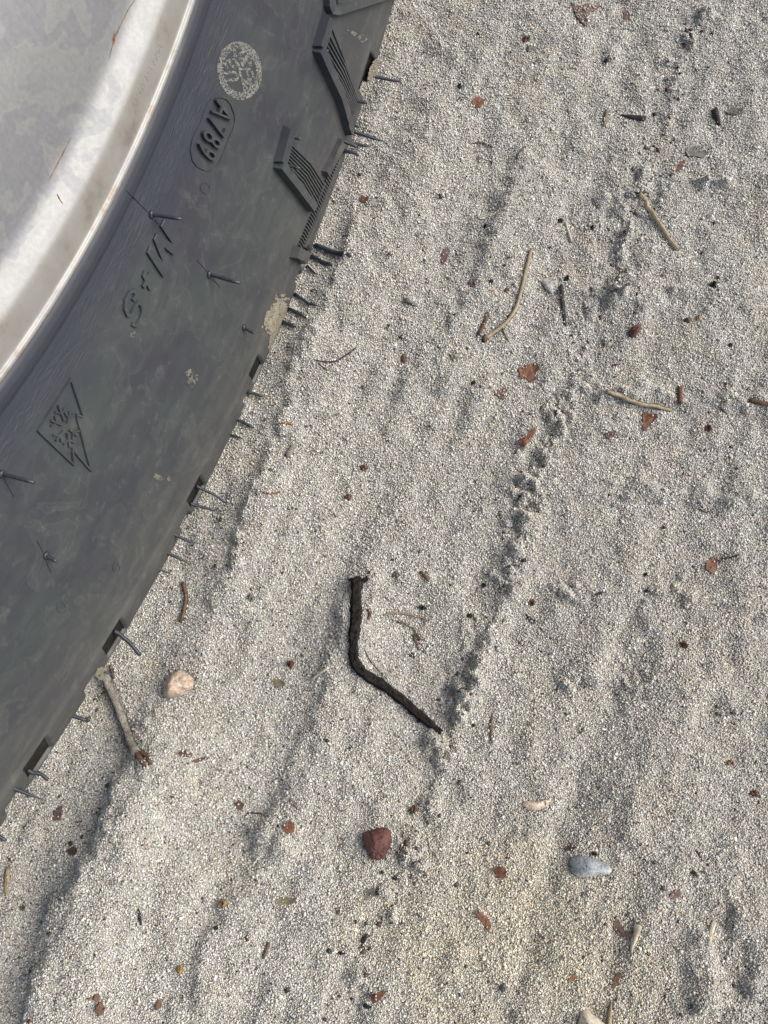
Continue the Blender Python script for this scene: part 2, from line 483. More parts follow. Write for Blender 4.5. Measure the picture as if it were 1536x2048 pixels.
# --- lettering: font outlines pressed onto the sidewall through a photo quad
def moulded_text(name, txt, BL, BR, up, hgt, mat, bold=0.0, shear=0.0):
    cu = bpy.data.curves.new('tmp', 'FONT'); cu.body = txt; cu.size = 1; cu.extrude = 0.5; cu.offset = bold; cu.space_character = 1.3; cu.resolution_u = 6
    ob = bpy.data.objects.new('tmp', cu); COL.objects.link(ob)
    dg = bpy.context.evaluated_depsgraph_get()
    me = bpy.data.meshes.new_from_object(ob.evaluated_get(dg))
    V = np.array([v.co[:] for v in me.vertices]); F = [list(p.vertices) for p in me.polygons]
    bpy.data.objects.remove(ob); bpy.data.curves.remove(cu); bpy.data.meshes.remove(me)
    lo, hi = V.min(0), V.max(0)
    a = (V - lo) / (hi - lo)
    BL, BR, up = map(np.array, (BL, BR, up))
    out = []
    for q in a:
        p = BL + (BR - BL) * (q[0] + shear * q[1]) + up * q[1]
        P, n = tyre_hit(*p)
        out.append(P + n * (hgt if q[2] > 0.5 else -0.03))
    o = sub(name, out, F, mat)
    bv = o.modifiers.new('soft', 'BEVEL'); bv.width = 0.012; bv.segments = 1; bv.limit_method = 'ANGLE'
    return o

moulded_text('lettering', 'A789', (427.5, 197), (388, 297), (36.5, 29), 0.11, MAT_RUBBER, 0.0)
from mathutils.geometry import tessellate_polygon
def relief(name, poly, hgt, mat=MAT_RUBBER):
    H = [tyre_hit(*p) for p in poly]; n = len(H)
    V = [P - q * .03 for P, q in H] + [P + q * hgt for P, q in H]
    tri = tessellate_polygon([[Vector((p[0], p[1], 0)) for p in poly]])
    F = [[n + k for k in t] for t in tri] + [[k, (k + 1) % n, n + (k + 1) % n, n + k] for k in range(n)]
    o = sub(name, V, F, mat)
    bv = o.modifiers.new('soft', 'BEVEL'); bv.width = 0.012; bv.segments = 1; bv.limit_method = 'ANGLE'
    return o
zz = lambda p: z3(p, 220, 420, 4.885)
relief('letter', zz([(515, 90), (655, 315), (605, 440), (505, 360), (565, 545), (505, 660), (345, 415), (375, 350), (500, 505), (410, 285), (440, 225), (590, 325), (475, 155)]), 0.075)
relief('plus_sign', zz([(300, 640), (322, 590), (345, 640), (372, 600), (392, 640), (368, 690), (398, 765), (372, 785), (346, 730), (318, 765), (300, 735), (326, 690)]), 0.06)
V_, F_ = ridge_geom(densify(zz([(212, 880), (238, 830), (225, 785), (180, 800), (140, 880), (136, 960), (160, 1025), (195, 1020), (225, 950), (262, 900), (298, 925), (305, 1000), (280, 1080), (240, 1125), (205, 1110)]), 3), 0.125, 0.065, 0.7)
sub('letter', V_, F_, MAT_RUBBER)
# rounded plate outline round the code
pl = z3([(410, 100), (500, 95), (580, 125), (640, 200), (690, 330), (700, 450), (660, 580), (600, 720), (540, 880), (470, 1040), (380, 1125), (280, 1130), (170, 1080), (100, 990), (75, 850),
         (95, 720), (150, 580), (220, 440), (270, 300), (320, 190), (360, 120), (410, 100)], 370, 180, 7.055)
ridges('code_plate_rim', [(pl, 0.055, 0.03)])

# --- mountain snowflake emblem
z = lambda p: z3(p, 60, 750, 6.05)
em = [(z([(485, 45), (85, 670), (520, 1085), (497, 890), (725, 1155), (548, 480), (632, 500), (487, 60)]), 0.085, 0.06)]
cen = (425, 625)
for ex, ey in [(330, 370), (468, 440), (555, 730), (465, 870), (300, 790), (240, 545)]:
    dx, dy = ex - cen[0], ey - cen[1]
    L = math.hypot(dx, dy)
    em.append((z([(cen[0] + .3 * dx, cen[1] + .3 * dy), (cen[0] + .62 * dx, cen[1] + .62 * dy), (cen[0] + dx, cen[1] + dy)]), 0.075, 0.06))
    bx, by = cen[0] + dx * .62, cen[1] + dy * .62
    for s_ in (-1, 1):
        ca, sa = math.cos(s_ * 0.9), math.sin(s_ * 0.9)
        em.append((z([(bx, by), (bx + 80 * (dx * ca - dy * sa) / L, by + 80 * (dx * sa + dy * ca) / L)]), 0.06, 0.05))
ridges('snowflake_emblem', em)

# --- radial mould seams beside the vent hairs, and small moulding marks
seams = [([(252, 380), (300, 428)], 0.03, 0.02), ([(310, 440), (316, 448)], 0.03, 0.02), ([(394, 520), (418, 548)], 0.03, 0.02), ([(425, 556), (440, 575)], 0.03, 0.02),
         ([(8, 958), (28, 993)], 0.03, 0.02), ([(74, 1081), (88, 1108)], 0.03, 0.02), ([(92, 1122), (102, 1145)], 0.03, 0.02)]
for sm in seams: ridges('mould_seam', [sm])
def ring(px, r, name, wd=0.05, hg=0.03, sq=1.25, rot=0.5):
    pts = []
    for k in range(17):
        a = k / 16 * 2 * math.pi
        x, y = r * math.cos(a), r * sq * math.sin(a)
        pts.append((px[0] + x * math.cos(rot) + y * math.sin(rot), px[1] - x * math.sin(rot) + y * math.cos(rot)))
    V, F = ridge_geom(pts, wd, hg)
    return sub(name, V, F, MAT_RUBBER)
for c, r in [((410, 376), 9), ((122, 1215), 9), ((232, 1135), 7)]:
    ring(c, r, 'moulding_mark', 0.035, 0.014)

# --- vent hairs
def tube_geom(P, R, seg=8, V=None, F=None, jit=0.0):
    V = [] if V is None else V; F = [] if F is None else F
    P = [np.asarray(p, float) for p in P]
    base = len(V); m = len(P)
    ref = np.array([0, 0, 1.0]) if abs((P[-1] - P[0])[2]) < 0.8 * np.linalg.norm(P[-1] - P[0]) else np.array([0, 1.0, 0])
    for i in range(m):
        t = P[min(i + 1, m - 1)] - P[max(i - 1, 0)]; t /= np.linalg.norm(t) + 1e-9
        b = np.cross(ref, t); b /= np.linalg.norm(b) + 1e-9
        c = np.cross(t, b)
        for k in range(seg):
            a = 2 * math.pi * k / seg
            rr = R[i] * (1 + jit * random.uniform(-1, 1))
            V.append(P[i] + rr * (math.cos(a) * b + math.sin(a) * c))
    for i in range(m - 1):
        for k in range(seg):
            k2 = (k + 1) % seg
            F.append([base + i * seg + k, base + i * seg + k2, base + (i + 1) * seg + k2, base + (i + 1) * seg + k])
    F.append([base + k for k in reversed(range(seg))]); F.append([base + (m - 1) * seg + k for k in range(seg)])
    return V, F

def closest_on_ray(px, B, n):
    d = ray(*px); d /= np.linalg.norm(d); C = CAM - np.array([0, 0, WR])
    w0 = C - B; b = d @ n; dd = d @ w0; e = n @ w0
    t = (b * e - dd) / (1 - b * b)
    return C + t * d

def vent_hair(path, wpx, taper=0.75, collar=False, tipthin=False):
    B, n = tyre_hit(*path[0])
    r = math.hypot(B[1], B[2])
    nn = np.array([1.0, 0, 0]) if not (r > 26.9) else np.array([0.95, 0.30 * B[1] / r, 0.30 * B[2] / r])
    nn /= np.linalg.norm(nn)
    P = [B - nn * 0.12, B]
    for q in path[1:]:
        p = closest_on_ray(q, P[-1], nn)
        if p[2] + WR < float(gz(p[0], p[1])) + .10: p = at(*q) + np.array([0, 0, .10 - WR])
        P.append(p)
    if B[2] + WR < float(gz(B[0], B[1])) + .08: P[1] = B + np.array([.05, 0, float(gz(B[0] + .05, B[1])) + .10 - (B[2] + WR)])
    rad = .86 * wpx / 2 / FPX * np.linalg.norm(B + [0, 0, WR] - CAM)
    m = len(P)
    R = [rad * (1 - (1 - taper) * i / (m - 1)) for i in range(m)]
    if tipthin: R[-1] *= 0.25
    # finer, slightly wavy
    Q, RR = [], []
    for i in range(m - 1):
        for s in np.linspace(0, 1, 4, endpoint=False):
            Q.append(P[i] * (1 - s) + P[i + 1] * s + np.array([0, random.uniform(-1, 1), random.uniform(-1, 1)]) * rad * 0.05)
            RR.append(R[i] * (1 - s) + R[i + 1] * s)
    Q.append(P[-1]); RR.append(R[-1] * 0.8)
    V, F = tube_geom(Q, RR, 10)
    if collar:
        tube_geom([B - nn * .03, B + nn * .03, B + nn * .05], [rad * 2.1, rad * 2.0, rad * 1.3], 14, V, F)
    return sub('vent_hair', V, F, MAT_HAIR, True)

HAIRS = [([(303, 429), (363, 438)], 8.5, .9, True, False), ([(419, 549), (480, 566)], 9, .9, True, False), ([(3, 948), (68, 965)], 9, .9, True, False),
         ([(92, 1111), (113, 1123)], 9, .95, True, False), ([(488, 655), (500, 662), (509, 667)], 8, .8, True, False),
         ([(583, 275), (602, 279)], 6, .9, False, False), ([(565, 328), (600, 337)], 7, .9, False, False), ([(644, 98), (657, 103)], 7, .9, False, False),
         ([(750, 153), (785, 161), (801, 163), (806, 172)], 8, .4, False, True), ([(716, 203), (735, 205)], 7, .9, False, False), ([(703, 251), (719, 253)], 6, .9, False, False),
         ([(716, 266), (748, 277), (770, 283)], 9, .6, False, True), ([(706, 287), (728, 291), (743, 292)], 9, .6, False, True), ([(680, 280), (716, 294)], 8, .9, False, False),
         ([(686, 300), (714, 307), (716, 312)], 8, .9, False, False), ([(632, 500), (668, 508), (702, 513)], 10, 1.0, False, False), ([(624, 521), (650, 529), (664, 532)], 9, .8, False, False),
         ([(616, 545), (630, 549), (638, 553)], 6, .6, False, True), ([(592, 602), (618, 610), (641, 616)], 9, .6, False, True), ([(578, 627), (612, 636)], 8, .9, False, False),
         ([(566, 651), (592, 655)], 9, .9, False, False), ([(500, 785), (527, 795)], 8, .9, False, False), ([(475, 839), (508, 857)], 9, .8, False, False),
         ([(462, 872), (478, 876), (490, 882)], 6, .6, False, True), ([(400, 976), (430, 990), (452, 1006)], 8, .6, False, False), ([(388, 1010), (431, 1021)], 8, .8, False, False),
         ([(350, 1070), (378, 1083), (402, 1088)], 9, .6, False, True), ([(336, 1106), (362, 1119), (383, 1130)], 9, .5, False, True), ([(320, 1139), (345, 1150)], 8, .7, False, True),
         ([(236, 1266), (260, 1286), (281, 1311)], 10, .9, False, False), ([(208, 1343), (230, 1352)], 8, .6, False, True), ([(146, 1432), (173, 1441)], 9, .9, False, False),
         ([(64, 1545), (82, 1548), (96, 1560)], 9, .9, False, False), ([(30, 1578), (60, 1590), (90, 1601)], 10, .5, False, True), ([(-8, 1668), (12, 1682)], 9, .8, False, False)]

# --- thin deposits (ink stamp, dried mud): cells of a mask laid 0.1 mm proud of the rubber
def seg_d(X, Y, a, b):
    ax, ay = a; bx, by = b
    L = (bx - ax) ** 2 + (by - ay) ** 2 + 1e-9
    t = np.clip(((X - ax) * (bx - ax) + (Y - ay) * (by - ay)) / L, 0, 1)
    return np.hypot(X - ax - t * (bx - ax), Y - ay - t * (by - ay))

def deposit(name, x0, y0, x1, y1, step, maskf, mat, lift=0.012):
    xs = np.arange(x0, x1 + step, step); ys = np.arange(y0, y1 + step, step)
    X, Y = np.meshgrid(xs, ys, indexing='ij')
    Xc, Yc = X[:-1, :-1] + step / 2, Y[:-1, :-1] + step / 2
    K = maskf(Xc, Yc)
    idx = -np.ones(X.shape, int); V = []; F = []
    def vid(i, j):
        if idx[i, j] < 0:
            P, n = tyre_hit(X[i, j], Y[i, j]); V.append(P + n * (lift + 0.004 * random.uniform(-1, 1))); idx[i, j] = len(V) - 1
        return idx[i, j]
    for i, j in np.argwhere(K):
        F.append([vid(i, j), vid(i, j + 1), vid(i + 1, j + 1), vid(i + 1, j)])
    return sub(name, V, F, mat)

def stamp_mask(X, Y):
    x = (X - 420) * 7.93; y = (Y - 70) * 7.93           # zoomed stamp coordinates
    a = 0.13
    u = (x - 465) * math.cos(a) + (y - 565) * -math.sin(a); v = (x - 465) * math.sin(a) + (y - 565) * math.cos(a)
    e = np.hypot(u / 352, v / 465)
    k = (e < 1.0) & (e > 0.74)
    strokes = [
        ([(400, 400), (450, 480), (480, 620), (520, 760), (545, 900)], 17),                                   # middle line
        ([(225, 605), (380, 590), (440, 640), (420, 700), (240, 730)], 24),                                   # U
        ([(270, 520), (235, 440), (300, 390), (335, 470), (390, 520), (420, 440), (370, 390)], 22),           # S
        ([(380, 230), (390, 330), (480, 300), (545, 250)], 24),
        ([(560, 850), (560, 760), (640, 770), (660, 850), (560, 850)], 22),                                   # right row
        ([(520, 720), (600, 740), (640, 700)], 20), ([(590, 560), (600, 690)], 18), ([(650, 560), (690, 680)], 20),
        ([(480, 540), (640, 540)], 18), ([(480, 380), (520, 480), (560, 380), (480, 370)], 22), ([(590, 380), (640, 480), (650, 380), (570, 370)], 22),
        ([(540, 200), (620, 300), (560, 360)], 26)]
    for pts, wd in strokes:
        for p, q in zip(pts[:-1], pts[1:]): k |= seg_d(x, y, p, q) < wd
    n = vnoise(X, Y, 1.1, 41) + 0.7 * vnoise(X, Y, 2.6, 42)
    return k & (n > -0.18) & (e < 1.02)
deposit('inspection_stamp', 428, 76, 528, 206, 0.75, stamp_mask, MAT_INK, 0.01)

def blob(cx, cy, a, b, rot, rough=0.35, dens=-9.0, seed=50):
    def f(X, Y):
        x, y = X - cx, Y - cy
        u = x * math.cos(rot) + y * math.sin(rot); v = -x * math.sin(rot) + y * math.cos(rot)
        e = np.hypot(u / a, v / b) + rough * vnoise(X, Y, 7, seed) + 0.5 * rough * vnoise(X, Y, 2.5, seed + 1)
        return (e < 1) & (vnoise(X, Y, 1.6, seed + 2) + vnoise(X, Y, 3.5, seed + 3) > dens)
    return f
def smear(c, a, b, rot, rough, dens, seed, mat, name='dried_mud', step=1.6):
    R = max(a, b) * 1.35
    deposit(name, c[0] - R, c[1] - R, c[0] + R, c[1] + R, step, blob(c[0], c[1], a, b, rot, rough, dens, seed), mat)
smear((550, 630), 40, 17, -1.15, .25, -1.2, 60, MAT_MUD, step=1.2)
smear((556, 656), 46, 9, -1.12, .15, -1.5, 64, MAT_MUD)
smear((381, 754), 12, 19, 0.1, .3, 0.05, 68, MAT_DUST, step=1.0)
smear((316, 955), 12, 5, 0.35, .3, -0.2, 72, MAT_DUST, step=.9)
smear((337, 957), 4, 5, 0, .3, -0.4, 74, MAT_DUST, step=.9)
smear((725, 77), 8, 7, 0.3, .3, -0.4, 76, MAT_DUST, step=.9)
smear((704, 66), 15, 4, 0.55, .4, 0.0, 78, MAT_DUST, step=.9)
smear((747, 140), 28, 8, -1.25, .2, -1.0, 80, MAT_MUD)
smear((265, 668), 10, 6, 0.2, .4, 0.1, 84, MAT_DUST, step=.9)
smear((203, 1346), 11, 13, 0.2, .25, -0.9, 88, MAT_MUD)

# --- rim details (children of the rim)
def rim_x(r):
    P = np.array(RIM_P)[3:]
    return np.interp(r, P[::-1, 0], P[::-1, 1])
def rim_hit(u, v):
    d = ray(u, v); C = CAM - np.array([0, 0, WR]); t = (-2.3 - C[0]) / d[0]
    for _ in range(60):
        P = C + t * d; r = math.hypot(P[1], P[2]); t += 0.4 * (rim_x(r) - P[0]) / d[0]
    P = C + t * d; r = math.hypot(P[1], P[2]); s = (rim_x(r + .04) - rim_x(r - .04)) / .08
    n = np.array([1.0, -s * P[1] / r, -s * P[2] / r]); n /= np.linalg.norm(n)
    return P, n
def rim_streak(px, w0, w1, mat=MAT_RUST):
    pts = densify(px, 4); V, F = [], []
    H = [rim_hit(*p) for p in pts]; m = len(H)
    for i, (P, n) in enumerate(H):
        t = H[min(i + 1, m - 1)][0] - H[max(i - 1, 0)][0]; t /= np.linalg.norm(t) + 1e-9
        b = np.cross(n, t); f = i / (m - 1)
        wd = (w0 + (w1 - w0) * math.sin(math.pi * f)) * random.uniform(.7, 1.2)
        V += [P - b * wd + n * .003, P + n * .012, P + b * wd + n * .003]
    for i in range(m - 1):
        for q in (0, 1): F.append([3 * i + q, 3 * i + q + 1, 3 * i + q + 4, 3 * i + q + 3])
    return npmesh('rust_streak', V, F, mat, True, rim)
rim_streak([(270, 0), (257, 18), (243, 46), (228, 78), (218, 118)], 0.004, 0.014)
rim_streak([(229, 66), (227, 88)], 0.01, 0.04)
rim_streak([(142, 275), (120, 318), (98, 360)], 0.003, 0.014)
rim_streak([(114, 388), (120, 400), (126, 408)], 0.006, 0.016)
def rim_text(txt, a, b, up):
    cu = bpy.data.curves.new('tmp', 'FONT'); cu.body = txt; cu.extrude = 0.5; cu.resolution_u = 3
    ob = bpy.data.objects.new('tmp', cu); COL.objects.link(ob)
    me = bpy.data.meshes.new_from_object(ob.evaluated_get(bpy.context.evaluated_depsgraph_get()))
    V = np.array([v.co[:] for v in me.vertices]); F = [list(p.vertices) for p in me.polygons]
    bpy.data.objects.remove(ob); bpy.data.curves.remove(cu); bpy.data.meshes.remove(me)
    q = (V - V.min(0)) / (V.max(0) - V.min(0)); out = []
    a, b, up = map(np.array, (a, b, up))
    for k in q:
        P, n = rim_hit(*(a + (b - a) * k[0] + up * k[1] )); out.append(P + n * (0.008 if k[2] > .5 else -.02))
    return npmesh('stamped_text', out, F, MAT_RIM, False, rim)
rim_text('14X7 NV 1004', (318, 88), (267, 198), (9, 6))

# ------------------------------------------------------------------ the sand: height field
def gnd0(u, v, z=0.0):
    d = ray(u, v); t = (z - CAM[2]) / d[2]
    return (CAM + t * d)

def line_w(px):
    return np.array([gnd0(*p)[:2] for p in px])

def sdist(X, Y, L):
    """signed distance to a polyline running down the picture (positive on its right-hand, +X side) and position along it"""
    best = np.full(X.shape, 1e9); sg = np.zeros(X.shape); al = np.zeros(X.shape)
    n = len(L) - 1
    for i in range(n):
        a, b = L[i], L[i + 1]; d = b - a; l2 = d @ d
        t0 = ((X - a[0]) * d[0] + (Y - a[1]) * d[1]) / l2
        t = np.clip(t0, 0, 1)
        px, py = X - a[0] - t * d[0], Y - a[1] - t * d[1]
        ds = np.hypot(px, py); cr = (X - a[0]) * d[1] - (Y - a[1]) * d[0]
        m = ds < best
        best = np.where(m, ds, best); sg = np.where(m, np.where(cr < 0, 1.0, -1.0), sg); al = np.where(m, (i + t) / n, al)
    return best * sg, al

# crests: (points, height, left width, right width, envelope along)
RIDGES = [
    ([(735, 380), (700, 480), (655, 610), (610, 730), (572, 850), (548, 930), (505, 1030), (470, 1115), (425, 1210), (355, 1350)], .22, .30, 1.5),
    ([(355, 1350), (318, 1440), (300, 1520), (250, 1600), (222, 1680), (190, 1755), (135, 1850), (112, 1940), (95, 2060)], .52, .50, 2.0),
    ([(1075, 300), (1010, 440), (960, 560), (925, 640), (895, 720), (880, 800)], .20, .45, 1.3),
    ([(840, 560), (815, 700), (800, 830), (790, 900)], .10, .3, .8),
    ([(745, 1120), (680, 1290), (655, 1380), (620, 1500), (600, 1570), (560, 1680), (500, 1830)], .22, .40, 1.3),
    ([(1290, 1200), (1312, 1320), (1300, 1440), (1262, 1590), (1238, 1700)], .14, .5, 1.0),
    ([(1400, 1835), (1388, 1880), (1380, 1960), (1400, 2040)], .30, .35, .6),
    ([(1440, 1850), (1500, 1840), (1520, 1900), (1500, 2000)], .22, .3, .7),
    ([(640, 1500), (720, 1580), (800, 1650)], .10, .25, .5),
    ([(410, 1650), (370, 1800), (330, 1960), (310, 2060)], .12, .5, 1.0),
    ([(570, 1640), (480, 1800), (430, 1900), (400, 2040)], .20, .35, 1.0),
    ([(1500, 1080), (1470, 1250), (1400, 1420)], .12, .5, 1.0),
    ([(880, 180), (850, 330), (800, 470)], .10, .5, 1.2),
]
SCARPS = [  # step up to the right, crumbly edge
    ([(1252, 480), (1236, 540), (1218, 600), (1196, 660), (1150, 750), (1128, 795), (1104, 850), (1082, 905), (1060, 945), (1042, 1010), (1022, 1090), (1006, 1160)], .30, 2.6),
    ([(1006, 1160), (975, 1260), (945, 1340), (920, 1390), (905, 1450), (880, 1540), (850, 1610), (828, 1670), (800, 1745), (762, 1830), (726, 1880), (700, 1990), (690, 2060)], .24, 2.4),
    ([(1405, 20), (1380, 80), (1352, 130), (1340, 175), (1318, 250), (1290, 330), (1262, 410), (1252, 480)], .20, 2.0),
]
CROSS = [  # faint prints of tread bars lying across the track
    ([(1180, 395), (1300, 385), (1420, 370), (1536, 372)], .09), ([(1130, 610), (1300, 600), (1400, 580), (1540, 590)], .06), ([(1195, 795), (1320, 790), (1440, 800), (1560, 800)], .10),
    ([(1150, 975), (1230, 985), (1380, 990), (1560, 1000)], .10), ([(1100, 1350), (1230, 1360), (1400, 1370)], .07), ([(1030, 1170), (1180, 1190), (1350, 1190), (1540, 1210)], .06),
]
def perp_w(L):
    return line_w(L)

DIMPLES = [(1325, 150, .9, .28), (1215, 545, .8, .22), (915, 1405, .7, .22), (1020, 1100, .8, .20), (1040, 1010, .6, .22), (1072, 915, .6, .22), (1125, 795, .5, .2), (728, 1865, .6, .2),
           (1440, 1930, .7, .22), (1470, 1980, .6, .2), (1010, 2030, .5, .2), (880, 2025, .4, .15), (510, 780, .7, .2), (650, 520, .8, .18), (1330, 1290, .4, .18), (840, 1690, .5, .12),
           (1225, 1915, .6, .15), (425, 1870, .7, .2), (1150, 1010, .4, .12), (1380, 995, .4, .12), (250, 1480, 1.0, .2), (880, 650, 1.1, .12)]

CLUMPS = []
def add_clumps(px, n, spread, off=0.1):
    L = line_w(px)
    for _ in range(n):
        i = rng.integers(0, len(L) - 1); t = rng.random()
        p = L[i] * (1 - t) + L[i + 1] * t + rng.normal(0, spread, 2) + np.array([off, 0])
        CLUMPS.append((p[0], p[1], rng.uniform(.07, .19), rng.uniform(.07, .19)))
def add_clusters(px, n, off=.18):
    L = line_w(px)
    for _ in range(n):
        i = rng.integers(0, len(L) - 1); t = rng.random()
        c = L[i] * (1 - t) + L[i + 1] * t + rng.normal(0, .12, 2) + np.array([off * rng.random(), 0])
        sp = rng.uniform(.10, .34)
        for _ in range(rng.integers(4, 16)):
            p = c + rng.normal(0, sp, 2)
            R = float(np.clip(rng.lognormal(math.log(.105), .4), .05, .26))
            CLUMPS.append((p[0], p[1], R, R * rng.uniform(.5, 1.1)))
        if rng.random() < .25: PITS.append((c[0] - rng.uniform(.1, .3), c[1] + rng.normal(0, .1), rng.uniform(.10, .26), rng.uniform(.04, .11)))
PITS = []
for s, k in ((SCARPS[0], 38), (SCARPS[1], 26), (SCARPS[2], 12)): add_clusters(s[0], k)
for c, _ in CROSS: add_clusters(c, 4, 0)
for r_ in RIDGES[:2]: add_clusters(r_[0], 3)
for _ in range(300):
    q = gnd0(rng.uniform(500, 1560), rng.uniform(-20, 2070)); R = rng.uniform(.05, .13); CLUMPS.append((q[0], q[1], R, R * rng.uniform(.3, .9)))

def height(X, Y):
    X = np.asarray(X, float); Y = np.asarray(Y, float)
    h = 0.10 * vnoise(X, Y, 3.4, 1) + 0.065 * vnoise(X, Y, 1.3, 2) + 0.058 * vnoise(X, Y, .55, 3) + 0.030 * vnoise(X, Y, .26, 4)
    # streaks along the rolling direction
    h += 0.10 * vnoise(X, Y * 0.16, 1.0, 5) + .06 * vnoise(X, Y * .12, .55, 15) + 0.055 * vnoise(X, Y * .5, .5, 12)
    wx = X + .20 * vnoise(X, Y, 1.0, 6) + .17 * vnoise(X, Y, .34, 7); wy = Y + .22 * vnoise(X, Y, .8, 8) + .10 * vnoise(X, Y, .3, 9)
    for px, A, wl, wr in RIDGES:
        d, a = sdist(wx, wy, line_w(px))
        env = sstep(0, .12, a) * (1 - sstep(.88, 1, a)) if A < .4 else sstep(0, .2, a)
        env = env * (np.abs(d) < 6)
        h += 1.45 * A * env * (.95 + .45 * vnoise(X, Y, 1.4, 14)) * np.where(d < 0, np.exp(-(d / wl) ** 2), np.exp(-(d / wr) ** 2))
    for px, A, L in SCARPS:
        d, a = sdist(wx, wy, line_w(px))
        end = (a > 0.0005) & (a < 0.9995)
        pr = A * .40 * np.clip(0.62 + .75 * vnoise(X, Y, 1.25, 10) + .3 * vnoise(X, Y, .4, 13), .08, 1.4) * (sstep(-.10, .12, d) * np.exp(-np.maximum(d, 0) / L) - 0.18 * np.exp(-((d + .22) / .28) ** 2))
        h += pr * np.where(end, 1.0, np.exp(-(d / .5) ** 2) * 0.3)
    for px, A in CROSS:
        d, a = sdist(wx, wy, perp_w(px))
        env = sstep(0, .15, a) * (1 - sstep(.85, 1, a))
        h += 2.3 * A * env * (0.75 + .8 * vnoise(X, Y, 1.1, 11)) * (np.exp(-(d / .25) ** 2) - .3 * np.exp(-((d + .4) / .4) ** 2))
    h -= .30 * (1 - sstep(-.2, 1.6, X)) * (np.abs(Y) < 60) + 0 * h
    cq = gnd0(818, 1275)
    rr_ = np.hypot(wx - cq[0], (wy - cq[1]) * .85)
    h += .09 * np.exp(-((rr_ - 1.55) / .22) ** 2) - .05 * np.exp(-(rr_ / 1.1) ** 2)
    for cx, cy, R, D in PITS:
        h -= D * np.exp(-(((wx - cx) / R) ** 2 + ((wy - cy) / (R * 1.5)) ** 2))
    for u, v, R, D in DIMPLES:
        q = gnd0(u, v)
        h -= .42 * D * np.exp(-((wx - q[0]) ** 2 + (wy - q[1]) ** 2) / (R * .5) ** 2)
    return h

# local frame of the sand sheet (turned to run with the picture)
AX = np.array([math.cos(0.374), math.sin(0.374)]); AY = np.array([-AX[1], AX[0]])
ORG = gnd0(768, 1024)[:2]
fu = np.arange(-18.5, 20.5, 0.047); fv = np.arange(-23.0, 25.5, 0.047)
grow = 0.047 * np.cumsum(1.22 ** np.arange(1, 55))
gu = np.concatenate([fu[0] - grow[::-1], fu, fu[-1] + grow]); gv = np.concatenate([fv[0] - grow[::-1], fv, fv[-1] + grow])
U, Vv = np.meshgrid(gu, gv, indexing='ij')
GX = ORG[0] + U * AX[0] + Vv * AY[0]; GY = ORG[1] + U * AX[1] + Vv * AY[1]
fade = (1 - sstep(60, 200, np.hypot(U, Vv)))
GZ = height(GX, GY) * fade
# crumbs of damp sand: little rounded lumps stamped into the height field
def stamp_lumps():
    for cx, cy, R, H in CLUMPS:
        du, dv = (np.array([cx, cy]) - ORG) @ AX, (np.array([cx, cy]) - ORG) @ AY
        i0, i1 = np.searchsorted(gu, [du - R * 1.3, du + R * 1.3]); j0, j1 = np.searchsorted(gv, [dv - R * 1.3, dv + R * 1.3])
        if i1 <= i0 or j1 <= j0: continue
        sl_ = (slice(i0, i1), slice(j0, j1))
        d = np.hypot(GX[sl_] - cx, GY[sl_] - cy) / R
        GZ[sl_] += .75 * H * np.sqrt(np.clip(1 - d * d, 0, 1))
stamp_lumps()

def gz(x, y):
    """height of the finished sheet at a point"""
    x = np.asarray(x, float); y = np.asarray(y, float)
    u = (x - ORG[0]) * AX[0] + (y - ORG[1]) * AX[1]; v = (x - ORG[0]) * AY[0] + (y - ORG[1]) * AY[1]
    i = np.clip(np.searchsorted(gu, u) - 1, 0, len(gu) - 2); j = np.clip(np.searchsorted(gv, v) - 1, 0, len(gv) - 2)
    f = np.clip((u - gu[i]) / (gu[i + 1] - gu[i]), 0, 1); g = np.clip((v - gv[j]) / (gv[j + 1] - gv[j]), 0, 1)
    return (GZ[i, j] * (1 - f) + GZ[i + 1, j] * f) * (1 - g) + (GZ[i, j + 1] * (1 - f) + GZ[i + 1, j + 1] * f) * g

# the dark stick and a few stones press a bed into the sand
def at(u, v):
    p = gnd0(u, v)
    for _ in range(4): p = gnd0(u, v, float(gz(p[0], p[1])))
    return p

for h in HAIRS: vent_hair(*h)

def sand_tint(X, Y):
    """colour of the sand itself: a creamier patch in the lower right, faint pinkish stains, cool grey by the tyre"""
    q = gnd0(1010, 1880); q2 = gnd0(1330, 1500); q3 = gnd0(1400, 1930)
    cream = np.clip(1.25 * np.exp(-(((X - q[0]) / 4.2) ** 2 + ((Y - q[1]) / 2.6) ** 2)) + .35 * vnoise(X, Y, 1.6, 21) - .05, 0, 1) * (np.hypot(X - q[0], Y - q[1]) < 9)
    pink = np.clip(.9 * np.exp(-(((X - q2[0]) / 5.5) ** 2 + ((Y - q2[1]) / 9.) ** 2)) + .8 * np.exp(-(((X - q3[0]) / 4) ** 2 + ((Y - q3[1]) / 3) ** 2)) + .35 * vnoise(X, Y, 1.1, 22), 0, 1)
    spot = sstep(.35, .8, vnoise(X, Y, .7, 23) * .6 + vnoise(X, Y, 1.7, 24) * .6)
    t = np.ones(X.shape + (3,))
    t = t * (1 - cream[..., None]) + cream[..., None] * np.array([1.10, 1.055, .93])
    t = t * (1 - .6 * pink[..., None]) + .6 * pink[..., None] * t * np.array([1.01, .97, .93])
    t = t * (1 - .5 * spot[..., None]) + .5 * spot[..., None] * t * np.array([1.0, .955, .86])
    return t

